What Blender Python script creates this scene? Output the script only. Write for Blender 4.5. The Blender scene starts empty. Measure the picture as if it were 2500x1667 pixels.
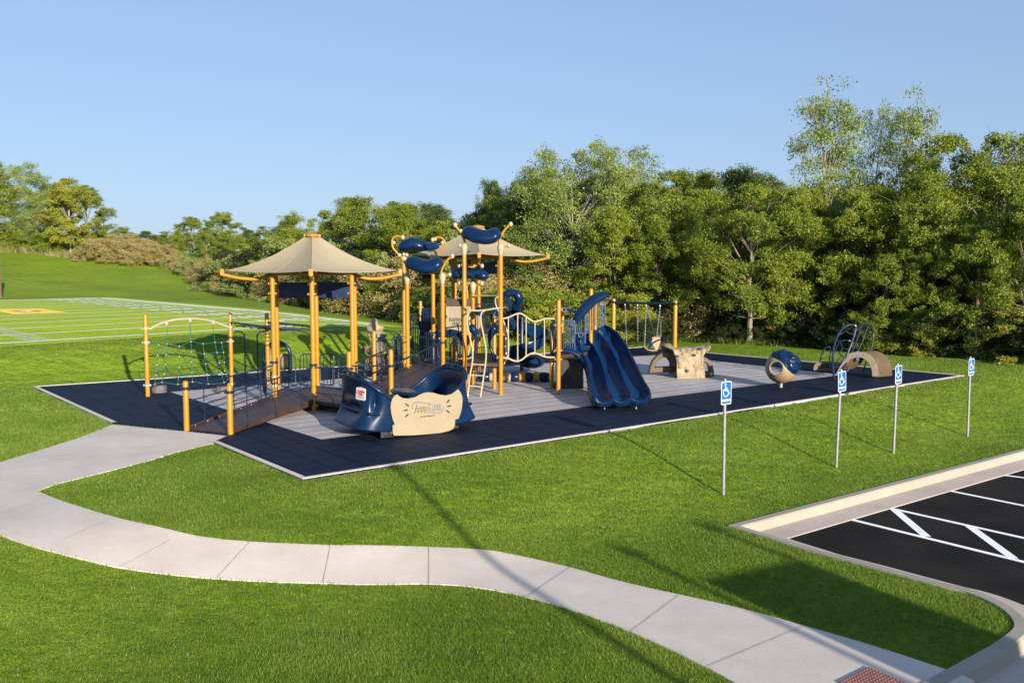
import bpy, bmesh, math, random
import numpy as np
from mathutils import Vector, Matrix, Quaternion
from mathutils.geometry import delaunay_2d_cdt
random.seed(7)
SC = bpy.context.scene
EL = math.radians(14.0)
COL = SC.collection
V = Vector
# ---------------------------------------------------------------- camera
F_PX, CX, CY, CAMZ = 2160.0, 1250.0, 833.5, 3.55
PITCH = math.radians(4.56)
_f = V((0, math.cos(PITCH), -math.sin(PITCH)))
_u = V((0, math.sin(PITCH), math.cos(PITCH)))
EYE = V((0, 0, CAMZ))
cam_d = bpy.data.cameras.new('camera'); cam = bpy.data.objects.new('camera', cam_d); COL.objects.link(cam)
cam.location = EYE; cam.rotation_euler = (math.pi/2 - PITCH, 0, 0)
cam_d.sensor_width = 36; cam_d.lens = 36*F_PX/2500; cam_d.clip_end = 3000; cam_d.clip_start = 0.1
SC.camera = cam
def ray(x, y): return V((x-CX, 0, 0)) + _u*(CY-y) + _f*F_PX
def G(x, y, z=0.0):
    d = ray(x, y); t = (z-CAMZ)/d.z
    return EYE + d*t
def AT(x, y, Y):
    d = ray(x, y); return EYE + d*(Y/d.y)
def ONP(x, y, P0, dr):                       # sight line meets the vertical plane through P0 along dr
    n = V((-dr.y, dr.x, 0)); d = ray(x, y)
    t = (P0-EYE).dot(n)/d.dot(n); return EYE + d*t
def ZA(p, y):                                # height on the vertical through p seen at row y
    # (p.y*F.. ) solve: row of (X,Y,z)
    lo, hi = -5.0, 40.0
    for _ in range(40):
        m = (lo+hi)/2; q = V((p.x, p.y, m))-EYE
        yy = CY - F_PX*q.dot(_u)/q.dot(_f)
        if yy > y: lo = m
        else: hi = m
    return (lo+hi)/2
def XA(x, Y, z=0.0):                         # point at depth Y, height z, column x
    zc = Y*math.cos(PITCH) - (z-CAMZ)*math.sin(PITCH)
    return V(((x-CX)/F_PX*zc, Y, z))
E1 = V((0.783, 0.622, 0)).normalized(); E2 = V((-E1.y, E1.x, 0)); NF = -E2
UP = V((0, 0, 1))
# ---------------------------------------------------------------- terrain
A0 = G(739, 1172); D0 = G(80, 945)
def sm(a, b, t):
    t = max(0.0, min(1.0, (t-a)/(b-a))); return t*t*(3-2*t)
LOW = -0.65
def terr(x, y):
    p = V((x, y, 0)); d1 = (p-A0).dot(NF); d2 = (p-D0).dot(E2); a = (p-A0).dot(E1)
    z = LOW*sm(0.0, 4.6, d1)
    if d2 > 0:
        z += (1.0 - 0.85*sm(9, 24, a - d2*0.25))*sm(0.2, 3.8, d2)
        z += 5.8*sm(108, 182, y - 0.6*x)
    return z
def HIT(x, y):
    d = ray(x, y).normalized(); t = 4.0; p = EYE
    while t < 900:
        q = EYE+d*t
        if q.z < terr(q.x, q.y):
            lo, hi = t-max(0.2, t*0.01), t
            for _ in range(18):
                m = (lo+hi)/2; q = EYE+d*m
                if q.z < terr(q.x, q.y): hi = m
                else: lo = m
            q = EYE+d*hi; q.z = terr(q.x, q.y); return q
        t += max(0.2, t*0.01)
    return EYE+d*t
# ---------------------------------------------------------------- materials
def newmat(name):
    m = bpy.data.materials.new(name); m.use_nodes = True
    nt = m.node_tree; b = nt.nodes['Principled BSDF']; return m, nt, b
def N(nt, t, **k):
    n = nt.nodes.new(t)
    for a, v in k.items():
        if a in n.inputs.keys(): n.inputs[a].default_value = v
        else: setattr(n, a, v)
    return n
def c4(c): return (c[0], c[1], c[2], 1)
def mat(name, col, rough=0.5, var=0.15, scale=3.0, bump=0.0, bscale=60.0, metal=0.0, spec=0.5, coat=0.0, dirt=0.0):
    m, nt, b = newmat(name); L = nt.links.new
    tc = N(nt, 'ShaderNodeTexCoord')
    no = N(nt, 'ShaderNodeTexNoise'); no.inputs['Scale'].default_value = scale; no.inputs['Detail'].default_value = 6
    L(tc.outputs['Object'], no.inputs['Vector'])
    r = N(nt, 'ShaderNodeValToRGB')
    r.color_ramp.elements[0].position = 0.3; r.color_ramp.elements[1].position = 0.7
    r.color_ramp.elements[0].color = c4([c*(1-var) for c in col]); r.color_ramp.elements[1].color = c4([min(1, c*(1+var)) for c in col])
    L(no.outputs['Fac'], r.inputs['Fac']); out = r.outputs['Color']
    if dirt > 0:
        n2 = N(nt, 'ShaderNodeTexNoise'); n2.inputs['Scale'].default_value = scale*4; n2.inputs['Detail'].default_value = 8
        L(tc.outputs['Object'], n2.inputs['Vector'])
        mr = N(nt, 'ShaderNodeMapRange'); mr.inputs['From Min'].default_value = 0.55; mr.inputs['From Max'].default_value = 0.75
        mr.inputs['To Max'].default_value = dirt; L(n2.outputs['Fac'], mr.inputs['Value'])
        mx = N(nt, 'ShaderNodeMixRGB'); mx.inputs['Color2'].default_value = c4([c*0.5+0.03 for c in col])
        L(mr.outputs['Result'], mx.inputs['Fac']); L(out, mx.inputs['Color1']); out = mx.outputs['Color']
    L(out, b.inputs['Base Color'])
    rr = N(nt, 'ShaderNodeMapRange'); rr.inputs['To Min'].default_value = max(0, rough-0.07); rr.inputs['To Max'].default_value = min(1, rough+0.1)
    L(no.outputs['Fac'], rr.inputs['Value']); L(rr.outputs['Result'], b.inputs['Roughness'])
    b.inputs['Metallic'].default_value = metal; b.inputs['Specular IOR Level'].default_value = spec
    b.inputs['Coat Weight'].default_value = coat
    if bump > 0:
        n3 = N(nt, 'ShaderNodeTexNoise'); n3.inputs['Scale'].default_value = bscale; n3.inputs['Detail'].default_value = 4
        L(tc.outputs['Object'], n3.inputs['Vector'])
        bp = N(nt, 'ShaderNodeBump'); bp.inputs['Strength'].default_value = bump; bp.inputs['Distance'].default_value = 0.01
        L(n3.outputs['Fac'], bp.inputs['Height']); L(bp.outputs['Normal'], b.inputs['Normal'])
    return m
M = {}
M['yellow'] = mat('yellow_paint', (0.365, 0.172, 0.009), 0.36, 0.07, 2, dirt=0.15)
M['navy'] = mat('navy_plastic', (0.003, 0.0165, 0.052), 0.25, 0.15, 2, bump=0.02, bscale=25, spec=0.22)
M['slide'] = mat('slide_plastic', (0.0035, 0.024, 0.078), 0.30, 0.18, 1.2, spec=0.08)
M['navysteel'] = mat('navy_steel', (0.006, 0.016, 0.042), 0.33, 0.15, 4)
M['cream'] = mat('cream_plastic', (0.37, 0.305, 0.195), 0.42, 0.06, 3, dirt=0.15)
M['panel'] = mat('tan_panel', (0.265, 0.215, 0.135), 0.5, 0.05, 3, dirt=0.2)
M['deck'] = mat('brown_deck', (0.045, 0.023, 0.018), 0.5, 0.25, 5, bump=0.3, bscale=120)
M['brown'] = mat('brown_plastic', (0.085, 0.055, 0.028), 0.5, 0.12, 3, bump=0.1)
M['rock'] = mat('tan_rock', (0.27, 0.215, 0.14), 0.75, 0.3, 3, bump=0.8, bscale=18, dirt=0.5)
M['darkrock'] = mat('dark_rock', (0.16, 0.12, 0.08), 0.75, 0.2, 3, bump=0.4, bscale=18)
M['black'] = mat('black_panel', (0.012, 0.012, 0.014), 0.5, 0.2, 3)
M['bolt'] = mat('bolt_steel', (0.6, 0.6, 0.6), 0.3, 0.1, 5, metal=0.9)
M['galv'] = mat('galvanised_steel', (0.27, 0.275, 0.27), 0.45, 0.15, 14, metal=0.35)
M['chain'] = mat('chain_steel', (0.6, 0.6, 0.6), 0.3, 0.2, 30, metal=0.7)
M['linewhite'] = mat('line_paint', (0.9, 0.9, 0.88), 0.7, 0.05, 3)
M['white'] = mat('white_paint', (0.66, 0.66, 0.66), 0.45, 0.04, 6)
M['signblue'] = mat('sign_blue', (0.006, 0.10, 0.38), 0.35, 0.05, 3)
M['ink'] = mat('black_ink', (0.03, 0.028, 0.03), 0.5, 0.1, 5)
M['grey'] = mat('grey_ink', (0.16, 0.15, 0.15), 0.5, 0.1, 5)
M['red'] = mat('red_ink', (0.5, 0.05, 0.03), 0.5, 0.1, 5)
M['rope'] = mat('green_rope', (0.010, 0.10, 0.085), 0.6, 0.2, 20)
M['rubber'] = mat('black_rubber', (0.02, 0.02, 0.024), 0.7, 0.2, 10)
M['stump'] = mat('stump_rubber', (0.10, 0.09, 0.095), 0.8, 0.4, 12, bump=0.4)
M['mustard'] = mat('mustard_plastic', (0.42, 0.21, 0.015), 0.45, 0.1, 4)
M['tan2'] = mat('tan_shell', (0.27, 0.20, 0.11), 0.42, 0.08, 3, dirt=0.15)
M['timber'] = mat('brown_timber', (0.2, 0.12, 0.07), 0.7, 0.2, 6)
M['bark'] = mat('grey_bark', (0.21, 0.17, 0.12), 0.85, 0.35, 6, bump=0.8, bscale=20)
M['palebark'] = mat('pale_bark', (0.30, 0.27, 0.23), 0.8, 0.3, 5, bump=0.5, bscale=20)
M['darkbark'] = mat('dark_bark', (0.10, 0.075, 0.05), 0.9, 0.3, 6, bump=0.8, bscale=20)
M['truckwhite'] = mat('truck_paint', (0.7, 0.7, 0.7), 0.3, 0.05, 2)
def concrete(name, col, dirt=0.5, warm=0.0):
    m, nt, b = newmat(name); L = nt.links.new
    tc = N(nt, 'ShaderNodeTexCoord')
    n1 = N(nt, 'ShaderNodeTexNoise'); n1.inputs['Scale'].default_value = 0.8; n1.inputs['Detail'].default_value = 10; n1.inputs['Roughness'].default_value = 0.65
    n2 = N(nt, 'ShaderNodeTexNoise'); n2.inputs['Scale'].default_value = 90; n2.inputs['Detail'].default_value = 3
    for n in (n1, n2): L(tc.outputs['Object'], n.inputs['Vector'])
    r = N(nt, 'ShaderNodeValToRGB'); e = r.color_ramp.elements
    e[0].position = 0.32; e[1].position = 0.68; e[0].color = c4([c*(1-0.22*dirt) for c in col]); e[1].color = c4(col)
    L(n1.outputs['Fac'], r.inputs['Fac'])
    mx = N(nt, 'ShaderNodeMixRGB', blend_type='MULTIPLY'); mx.inputs['Fac'].default_value = 0.35
    r2 = N(nt, 'ShaderNodeValToRGB'); r2.color_ramp.elements[0].position = 0.3; r2.color_ramp.elements[1].position = 0.7
    r2.color_ramp.elements[0].color = (0.6, 0.58, 0.56, 1)
    L(n2.outputs['Fac'], r2.inputs['Fac']); L(r.outputs['Color'], mx.inputs['Color1']); L(r2.outputs['Color'], mx.inputs['Color2'])
    L(mx.outputs['Color'], b.inputs['Base Color']); b.inputs['Roughness'].default_value = 0.85
    bp = N(nt, 'ShaderNodeBump'); bp.inputs['Strength'].default_value = 0.35; bp.inputs['Distance'].default_value = 0.006
    L(n2.outputs['Fac'], bp.inputs['Height']); L(bp.outputs['Normal'], b.inputs['Normal'])
    return m
M['path'] = concrete('path_concrete', (0.68, 0.59, 0.515), 1.0)
M['curb'] = concrete('curb_concrete', (0.37, 0.325, 0.265), 1.0)
M['gutter'] = concrete('gutter_concrete', (0.58, 0.48, 0.41), 1.3)
M['border'] = concrete('border_concrete', (0.68, 0.62, 0.56), 1.0)
def asphalt():
    m, nt, b = newmat('asphalt'); L = nt.links.new
    tc = N(nt, 'ShaderNodeTexCoord')
    n1 = N(nt, 'ShaderNodeTexNoise'); n1.inputs['Scale'].default_value = 0.7; n1.inputs['Detail'].default_value = 8
    n2 = N(nt, 'ShaderNodeTexNoise'); n2.inputs['Scale'].default_value = 160; n2.inputs['Detail'].default_value = 2
    for n in (n1, n2): L(tc.outputs['Object'], n.inputs['Vector'])
    r = N(nt, 'ShaderNodeValToRGB'); e = r.color_ramp.elements
    e[0].position = 0.35; e[1].position = 0.75; e[0].color = (0.004, 0.0032, 0.003, 1); e[1].color = (0.022, 0.0175, 0.014, 1)
    L(n1.outputs['Fac'], r.inputs['Fac'])
    r2 = N(nt, 'ShaderNodeValToRGB'); r2.color_ramp.elements[0].position = 0.4; r2.color_ramp.elements[1].position = 0.75
    r2.color_ramp.elements[0].color = (0, 0, 0, 1); r2.color_ramp.elements[1].color = (0.02, 0.02, 0.02, 1)
    ad = N(nt, 'ShaderNodeMixRGB', blend_type='ADD'); ad.inputs['Fac'].default_value = 1
    L(n2.outputs['Fac'], r2.inputs['Fac']); L(r.outputs['Color'], ad.inputs['Color1']); L(r2.outputs['Color'], ad.inputs['Color2'])
    L(ad.outputs['Color'], b.inputs['Base Color']); b.inputs['Roughness'].default_value = 0.85; b.inputs['Specular IOR Level'].default_value = 0.1
    bp = N(nt, 'ShaderNodeBump'); bp.inputs['Strength'].default_value = 0.6; bp.inputs['Distance'].default_value = 0.006
    L(n2.outputs['Fac'], bp.inputs['Height']); L(bp.outputs['Normal'], b.inputs['Normal'])
    return m
M['asphalt'] = asphalt()
def tiles(name, base, seam, bw, rh, ms, rough, spec=0.5, var=0.3):
    m, nt, b = newmat(name); L = nt.links.new
    tc = N(nt, 'ShaderNodeTexCoord'); mp = N(nt, 'ShaderNodeMapping'); mp.inputs['Rotation'].default_value = (0, 0, -math.atan2(E1.y, E1.x))
    L(tc.outputs['Object'], mp.inputs['Vector'])
    br = N(nt, 'ShaderNodeTexBrick'); br.offset = 0.5 if bw > 1 else 0.0; br.inputs['Scale'].default_value = 1
    br.inputs['Brick Width'].default_value = bw; br.inputs['Row Height'].default_value = rh; br.inputs['Mortar Size'].default_value = ms
    br.inputs['Color1'].default_value = c4(base); br.inputs['Color2'].default_value = c4([c*(1-var) for c in base]); br.inputs['Mortar'].default_value = c4(seam)
    br.inputs['Mortar Smooth'].default_value = 0.2
    L(mp.outputs['Vector'], br.inputs['Vector'])
    n1 = N(nt, 'ShaderNodeTexNoise'); n1.inputs['Scale'].default_value = 1.3; n1.inputs['Detail'].default_value = 8
    n2 = N(nt, 'ShaderNodeTexNoise'); n2.inputs['Scale'].default_value = 220
    L(tc.outputs['Object'], n1.inputs['Vector']); L(tc.outputs['Object'], n2.inputs['Vector'])
    mx = N(nt, 'ShaderNodeMixRGB', blend_type='MULTIPLY'); mx.inputs['Fac'].default_value = 0.7
    r = N(nt, 'ShaderNodeValToRGB'); r.color_ramp.elements[0].position = 0.3; r.color_ramp.elements[1].position = 0.7
    r.color_ramp.elements[0].color = (0.62, 0.62, 0.64, 1)
    L(n1.outputs['Fac'], r.inputs['Fac']); L(br.outputs['Color'], mx.inputs['Color1']); L(r.outputs['Color'], mx.inputs['Color2'])
    L(mx.outputs['Color'], b.inputs['Base Color']); b.inputs['Roughness'].default_value = rough; b.inputs['Specular IOR Level'].default_value = spec
    bp = N(nt, 'ShaderNodeBump'); bp.inputs['Strength'].default_value = 0.5; bp.inputs['Distance'].default_value = 0.004
    L(n2.outputs['Fac'], bp.inputs['Height'])
    bp2 = N(nt, 'ShaderNodeBump', invert=True); bp2.inputs['Strength'].default_value = 0.8; bp2.inputs['Distance'].default_value = 0.006
    L(br.outputs['Fac'], bp2.inputs['Height']); L(bp.outputs['Normal'], bp2.inputs['Normal']); L(bp2.outputs['Normal'], b.inputs['Normal'])
    return m
M['navytile'] = tiles('navy_rubber_tiles', (0.0052, 0.0145, 0.042), (0.0004, 0.0005, 0.001), 0.6, 0.6, 0.022, 0.7, 0.16)
M['greytile'] = tiles('grey_rubber_tiles', (0.46, 0.42, 0.415), (0.85, 0.80, 0.76), 7.0, 0.55, 0.022, 0.65, 0.4, 0.12)
def turf(name, ca, cb, cc, s=1.0, bump=1.0):
    m, nt, b = newmat(name); L = nt.links.new
    tc = N(nt, 'ShaderNodeTexCoord')
    n0 = N(nt, 'ShaderNodeTexNoise'); n0.inputs['Scale'].default_value = 0.16; n0.inputs['Detail'].default_value = 6
    n1 = N(nt, 'ShaderNodeTexNoise'); n1.inputs['Scale'].default_value = 3.0*s; n1.inputs['Detail'].default_value = 8; n1.inputs['Roughness'].default_value = 0.7
    n2 = N(nt, 'ShaderNodeTexNoise'); n2.inputs['Scale'].default_value = 38*s; n2.inputs['Detail'].default_value = 5; n2.inputs['Roughness'].default_value = 0.75
    for n in (n0, n1, n2): L(tc.outputs['Object'], n.inputs['Vector'])
    r0 = N(nt, 'ShaderNodeValToRGB'); r0.color_ramp.elements[0].position = 0.35; r0.color_ramp.elements[1].position = 0.65
    r0.color_ramp.elements[0].color = c4(ca); r0.color_ramp.elements[1].color = c4(cb)
    L(n0.outputs['Fac'], r0.inputs['Fac'])
    r1 = N(nt, 'ShaderNodeValToRGB'); r1.color_ramp.elements[0].position = 0.42; r1.color_ramp.elements[1].position = 0.62
    r1.color_ramp.elements[0].color = (0, 0, 0, 1); r1.color_ramp.elements[1].color = (0.55, 0.55, 0.55, 1)
    L(n1.outputs['Fac'], r1.inputs['Fac'])
    mx = N(nt, 'ShaderNodeMixRGB'); mx.inputs['Color2'].default_value = c4(cc)
    L(r1.outputs['Color'], mx.inputs['Fac']); L(r0.outputs['Color'], mx.inputs['Color1'])
    r2 = N(nt, 'ShaderNodeValToRGB'); r2.color_ramp.elements[0].position = 0.36; r2.color_ramp.elements[1].position = 0.66
    r2.color_ramp.elements[0].color = (0.45, 0.45, 0.45, 1); r2.color_ramp.elements[1].color = (1.35, 1.35, 1.35, 1)
    L(n2.outputs['Fac'], r2.inputs['Fac'])
    mm = N(nt, 'ShaderNodeMixRGB', blend_type='MULTIPLY'); mm.inputs['Fac'].default_value = 1
    L(mx.outputs['Color'], mm.inputs['Color1']); L(r2.outputs['Color'], mm.inputs['Color2'])
    L(mm.outputs['Color'], b.inputs['Base Color']); b.inputs['Roughness'].default_value = 0.8; b.inputs['Specular IOR Level'].default_value = 0.15
    bp = N(nt, 'ShaderNodeBump'); bp.inputs['Strength'].default_value = bump; bp.inputs['Distance'].default_value = 0.03
    L(n2.outputs['Fac'], bp.inputs['Height'])
    n4 = N(nt, 'ShaderNodeTexNoise'); n4.inputs['Scale'].default_value = 0.9; n4.inputs['Detail'].default_value = 5; n4.inputs['Roughness'].default_value = 0.62
    L(tc.outputs['Object'], n4.inputs['Vector']); bq = N(nt, 'ShaderNodeBump'); bq.inputs['Strength'].default_value = 0.9*bump; bq.inputs['Distance'].default_value = 0.4
    L(n4.outputs['Fac'], bq.inputs['Height']); L(bp.outputs['Normal'], bq.inputs['Normal']); L(bq.outputs['Normal'], b.inputs['Normal'])
    return m
M['turf'] = turf('turf', (0.125, 0.215, 0.012), (0.205, 0.31, 0.014), (0.255, 0.325, 0.022))
M['fieldturf'] = turf('field_turf', (0.37, 0.50, 0.008), (0.46, 0.58, 0.010), (0.47, 0.56, 0.012), 1.0, 0.3)
def leafmat(name, ca, cb, cc, trans=0.35, rough=0.5, scale=0.5):
    m, nt, b = newmat(name); L = nt.links.new
    ge = N(nt, 'ShaderNodeNewGeometry'); no = N(nt, 'ShaderNodeTexNoise'); no.inputs['Scale'].default_value = scale; no.inputs['Detail'].default_value = 3
    L(ge.outputs['Position'], no.inputs['Vector'])
    r = N(nt, 'ShaderNodeValToRGB'); e = r.color_ramp.elements
    e[0].position = 0.0; e[1].position = 1.0; e[0].color = c4(ca); e[1].color = c4(cc); k = e.new(0.55); k.color = c4(cb)
    ad = N(nt, 'ShaderNodeMath', operation='MULTIPLY_ADD'); ad.inputs[1].default_value = 0.55
    mr = N(nt, 'ShaderNodeMapRange'); mr.inputs['From Min'].default_value = 0.3; mr.inputs['From Max'].default_value = 0.7; mr.inputs['To Max'].default_value = 0.45
    L(no.outputs['Fac'], mr.inputs['Value']); L(ge.outputs['Random Per Island'], ad.inputs[0]); L(mr.outputs['Result'], ad.inputs[2])
    L(ad.outputs['Value'], r.inputs['Fac']); L(r.outputs['Color'], b.inputs['Base Color'])
    b.inputs['Roughness'].default_value = rough; b.inputs['Specular IOR Level'].default_value = 0.35
    tr = N(nt, 'ShaderNodeBsdfTranslucent'); mx = N(nt, 'ShaderNodeMixShader'); mx.inputs['Fac'].default_value = trans
    L(r.outputs['Color'], tr.inputs['Color']); o = nt.nodes['Material Output']
    L(b.outputs['BSDF'], mx.inputs[1]); L(tr.outputs['BSDF'], mx.inputs[2]); L(mx.outputs['Shader'], o.inputs['Surface'])
    return m
M['leaf_locust'] = leafmat('locust_leaf', (0.07, 0.115, 0.009), (0.18, 0.235, 0.018), (0.37, 0.40, 0.04))
M['leaf_cotton'] = leafmat('cottonwood_leaf', (0.10, 0.15, 0.025), (0.20, 0.26, 0.045), (0.36, 0.39, 0.10), 0.3, 0.4)
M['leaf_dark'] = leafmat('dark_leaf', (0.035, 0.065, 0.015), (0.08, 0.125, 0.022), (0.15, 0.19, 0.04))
M['leaf_yellow'] = leafmat('yellow_leaf', (0.14, 0.18, 0.025), (0.26, 0.28, 0.03), (0.44, 0.38, 0.035))
M['leaf_pale'] = leafmat('pale_leaf', (0.13, 0.18, 0.04), (0.23, 0.28, 0.075), (0.36, 0.38, 0.13))
M['leaf_rust'] = leafmat('rust_leaf', (0.18, 0.20, 0.035), (0.33, 0.26, 0.09), (0.50, 0.36, 0.20), 0.25)
M['leaf_under'] = leafmat('understory_shade_leaf', (0.012, 0.022, 0.006), (0.03, 0.048, 0.010), (0.075, 0.10, 0.022))  # undergrowth leaf darkened so its colour carries the shade inside the wood
M['leaf_cedar'] = leafmat('cedar_leaf', (0.03, 0.06, 0.02), (0.06, 0.10, 0.025), (0.11, 0.15, 0.04))
M['grass'] = leafmat('grass_blade', (0.065, 0.135, 0.012), (0.15, 0.24, 0.02), (0.31, 0.375, 0.09), 0.4, 0.42, 0.55)
M['drygrass'] = leafmat('dry_grass', (0.14, 0.16, 0.04), (0.26, 0.24, 0.09), (0.38, 0.32, 0.15), 0.3)
# fabric with slight weave
M['fabric'] = mat('shade_fabric', (0.295, 0.25, 0.165), 0.75, 0.05, 1.5, bump=0.15, bscale=300)
M['mesh'] = mat('navy_mesh_fabric', (0.02, 0.035, 0.11), 0.6, 0.25, 5, bump=0.3, bscale=200)
# ---------------------------------------------------------------- mesh builder
class MB:
    def __init__(s): s.v = []; s.f = []
    def add(s, vs, fs):
        o = len(s.v); s.v += [V(p) for p in vs]; s.f += [tuple(i+o for i in f) for f in fs]; return s
    def tube(s, pts, r=0.02, n=8, closed=False, cap=True):
        pts = [V(p) for p in pts]; k = len(pts); rs = r if isinstance(r, (list, tuple)) else [r]*k
        tg = []
        for i in range(k):
            a = pts[(i-1) % k] if (closed or i > 0) else pts[i]; b = pts[(i+1) % k] if (closed or i < k-1) else pts[i]
            t = (b-a); tg.append(t.normalized() if t.length > 1e-9 else V((0, 0, 1)))
        ref = V((0, 0, 1)) if abs(tg[0].z) < 0.9 else V((1, 0, 0))
        nn = (ref - tg[0]*ref.dot(tg[0])).normalized(); vs = []; fs = []
        for i in range(k):
            if i > 0:
                q = tg[i-1].rotation_difference(tg[i]); nn = q @ nn
                nn = (nn - tg[i]*nn.dot(tg[i])).normalized()
            bb = tg[i].cross(nn)
            for j in range(n):
                a = 2*math.pi*j/n; vs.append(pts[i] + (nn*math.cos(a)+bb*math.sin(a))*rs[i])
        m = k if closed else k-1
        for i in range(m):
            for j in range(n):
                i2 = (i+1) % k; fs.append((i*n+j, i*n+(j+1) % n, i2*n+(j+1) % n, i2*n+j))
        if cap and not closed:
            fs.append(tuple(range(n-1, -1, -1))); fs.append(tuple((k-1)*n+j for j in range(n)))
        return s.add(vs, fs)
    def lathe(s, base, prof, n=16, axis=UP):
        axis = V(axis).normalized(); q = UP.rotation_difference(axis); vs = []; fs = []
        for (r, h) in prof:
            for j in range(n):
                a = 2*math.pi*j/n; vs.append(V(base) + q @ V((r*math.cos(a), r*math.sin(a), h)))
        for i in range(len(prof)-1):
            for j in range(n): fs.append((i*n+j, i*n+(j+1) % n, (i+1)*n+(j+1) % n, (i+1)*n+j))
        if prof[0][0] > 1e-4: fs.append(tuple(range(n-1, -1, -1)))
        if prof[-1][0] > 1e-4: fs.append(tuple((len(prof)-1)*n+j for j in range(n)))
        return s.add(vs, fs)
    def box(s, c, dx, dy, dz, ax=V((1, 0, 0)), az=UP):
        ax = V(ax).normalized(); az = V(az).normalized(); ay = az.cross(ax); c = V(c); vs = []
        for k in (-1, 1):
            for j in (-1, 1):
                for i in (-1, 1): vs.append(c+ax*(i*dx/2)+ay*(j*dy/2)+az*(k*dz/2))
        return s.add(vs, [(0, 2, 3, 1), (4, 5, 7, 6), (0, 1, 5, 4), (1, 3, 7, 5), (3, 2, 6, 7), (2, 0, 4, 6)])
    def prism(s, out, off):                    # closed outline extruded by the vector off
        k = len(out); out = [V(p) for p in out]; off = V(off)
        nrm = V((0, 0, 0))
        for i in range(k): nrm += out[i].cross(out[(i+1) % k])
        nrm.normalize(); q = nrm.rotation_difference(UP)
        fl = [(q @ p).to_2d() for p in out]
        r = delaunay_2d_cdt(fl, [], [list(range(k))], 1, 1e-6)
        tri = [tuple(f) for f in r[2]]; base = r[0]
        if len(base) != k: tri = [tuple(range(k))]
        fs = []; fl_ = nrm.dot(off) > 0
        for t in tri:
            fs.append(tuple(i+k for i in t) if fl_ else tuple(i+k for i in reversed(t)))
            fs.append(tuple(reversed(t)) if fl_ else tuple(t))
        for i in range(k):
            j = (i+1) % k; fs.append((i, j, j+k, i+k) if fl_ else (i, i+k, j+k, j))
        return s.add(out + [p+off for p in out], fs)
    def grid(s, fn, nu, nv, cu=False):         # fn(i/nu, j/nv)
        vs = [fn(i/nu, j/nv) for i in range(nu+1) for j in range(nv+1)]
        fs = [(i*(nv+1)+j, (i+1)*(nv+1)+j, (i+1)*(nv+1)+j+1, i*(nv+1)+j+1) for i in range(nu) for j in range(nv)]
        return s.add(vs, fs)
    def ellipsoid(s, c, rx, ry, rz, n=16, m=10, ax=None, fn=None):
        c = V(c); ax = ax or (V((1, 0, 0)), V((0, 1, 0)), UP); vs = []; fs = []
        for i in range(m+1):
            ph = math.pi*i/m
            for j in range(n):
                a = 2*math.pi*j/n; d = V((math.sin(ph)*math.cos(a), math.sin(ph)*math.sin(a), math.cos(ph)))
                k = fn(d) if fn else 1.0
                vs.append(c + (ax[0]*d.x*rx + ax[1]*d.y*ry + ax[2]*d.z*rz)*k)
        for i in range(m):
            for j in range(n): fs.append((i*n+j, (i+1)*n+j, (i+1)*n+(j+1) % n, i*n+(j+1) % n))
        return s.add(vs, fs)
    def build(s, name, m, parent=None, smooth=True, loc=None, bevel=0, solid=0, sub=0, ang=40):
        me = bpy.data.meshes.new(name); o = bpy.data.objects.new(name, me); COL.objects.link(o)
        org = V((0, 0, 0))
        if parent is not None:
            p = parent
            while p is not None: org += p.location; p = p.parent
            o.parent = parent
        elif loc is not None: org = V(loc); o.location = org
        me.from_pydata([tuple(v-org) for v in s.v], [], s.f); me.update()
        bm = bmesh.new(); bm.from_mesh(me); bmesh.ops.remove_doubles(bm, verts=bm.verts, dist=1e-5)
        bmesh.ops.recalc_face_normals(bm, faces=bm.faces) if solid == 0 else None
        if smooth:
            for f in bm.faces: f.smooth = True
            for e in bm.edges:
                if len(e.link_faces) == 2 and e.calc_face_angle(0) > math.radians(ang): e.smooth = False
        bm.to_mesh(me); bm.free()
        me.materials.append(M[m] if isinstance(m, str) else m)
        if solid: md = o.modifiers.new('s', 'SOLIDIFY'); md.thickness = solid; md.offset = 0
        if sub: md = o.modifiers.new('u', 'SUBSURF'); md.levels = sub; md.render_levels = sub
        if bevel: md = o.modifiers.new('b', 'BEVEL'); md.width = bevel; md.segments = 2; md.limit_method = 'ANGLE'
        return o
def cr(pts, n=6, closed=False):                # smooth curve through points
    pts = [V(p) for p in pts]; k = len(pts); out = []
    for i in range(k if closed else k-1):
        if closed: p0, p1, p2, p3 = pts[(i-1) % k], pts[i], pts[(i+1) % k], pts[(i+2) % k]
        else: p0 = pts[i-1] if i > 0 else pts[i]*2-pts[i+1]; p1 = pts[i]; p2 = pts[i+1]; p3 = pts[i+2] if i+2 < k else pts[i+1]*2-pts[i]
        for j in range(n):
            t = j/n; out.append(0.5*((2*p1)+(-p0+p2)*t+(2*p0-5*p1+4*p2-p3)*t*t+(-p0+3*p1-3*p2+p3)*t**3))
    if not closed: out.append(pts[-1])
    return out
def tag(o, label=None, cat=None, group=None, kind=None):
    if label: o['label'] = label
    if cat: o['category'] = cat
    if group: o['group'] = group
    if kind: o['kind'] = kind
    return o
def empty(name, loc, label=None, cat=None, group=None, parent=None):
    o = bpy.data.objects.new(name, None); COL.objects.link(o); o.location = loc; o.empty_display_size = 0.2
    if parent: o.parent = parent
    return tag(o, label, cat, group)
def copy_tree(o, parent=None):
    c = o.copy(); COL.objects.link(c); c.parent = parent
    for ch in [x for x in list(COL.objects) if x.parent == o]: copy_tree(ch, c)
    return c
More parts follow.
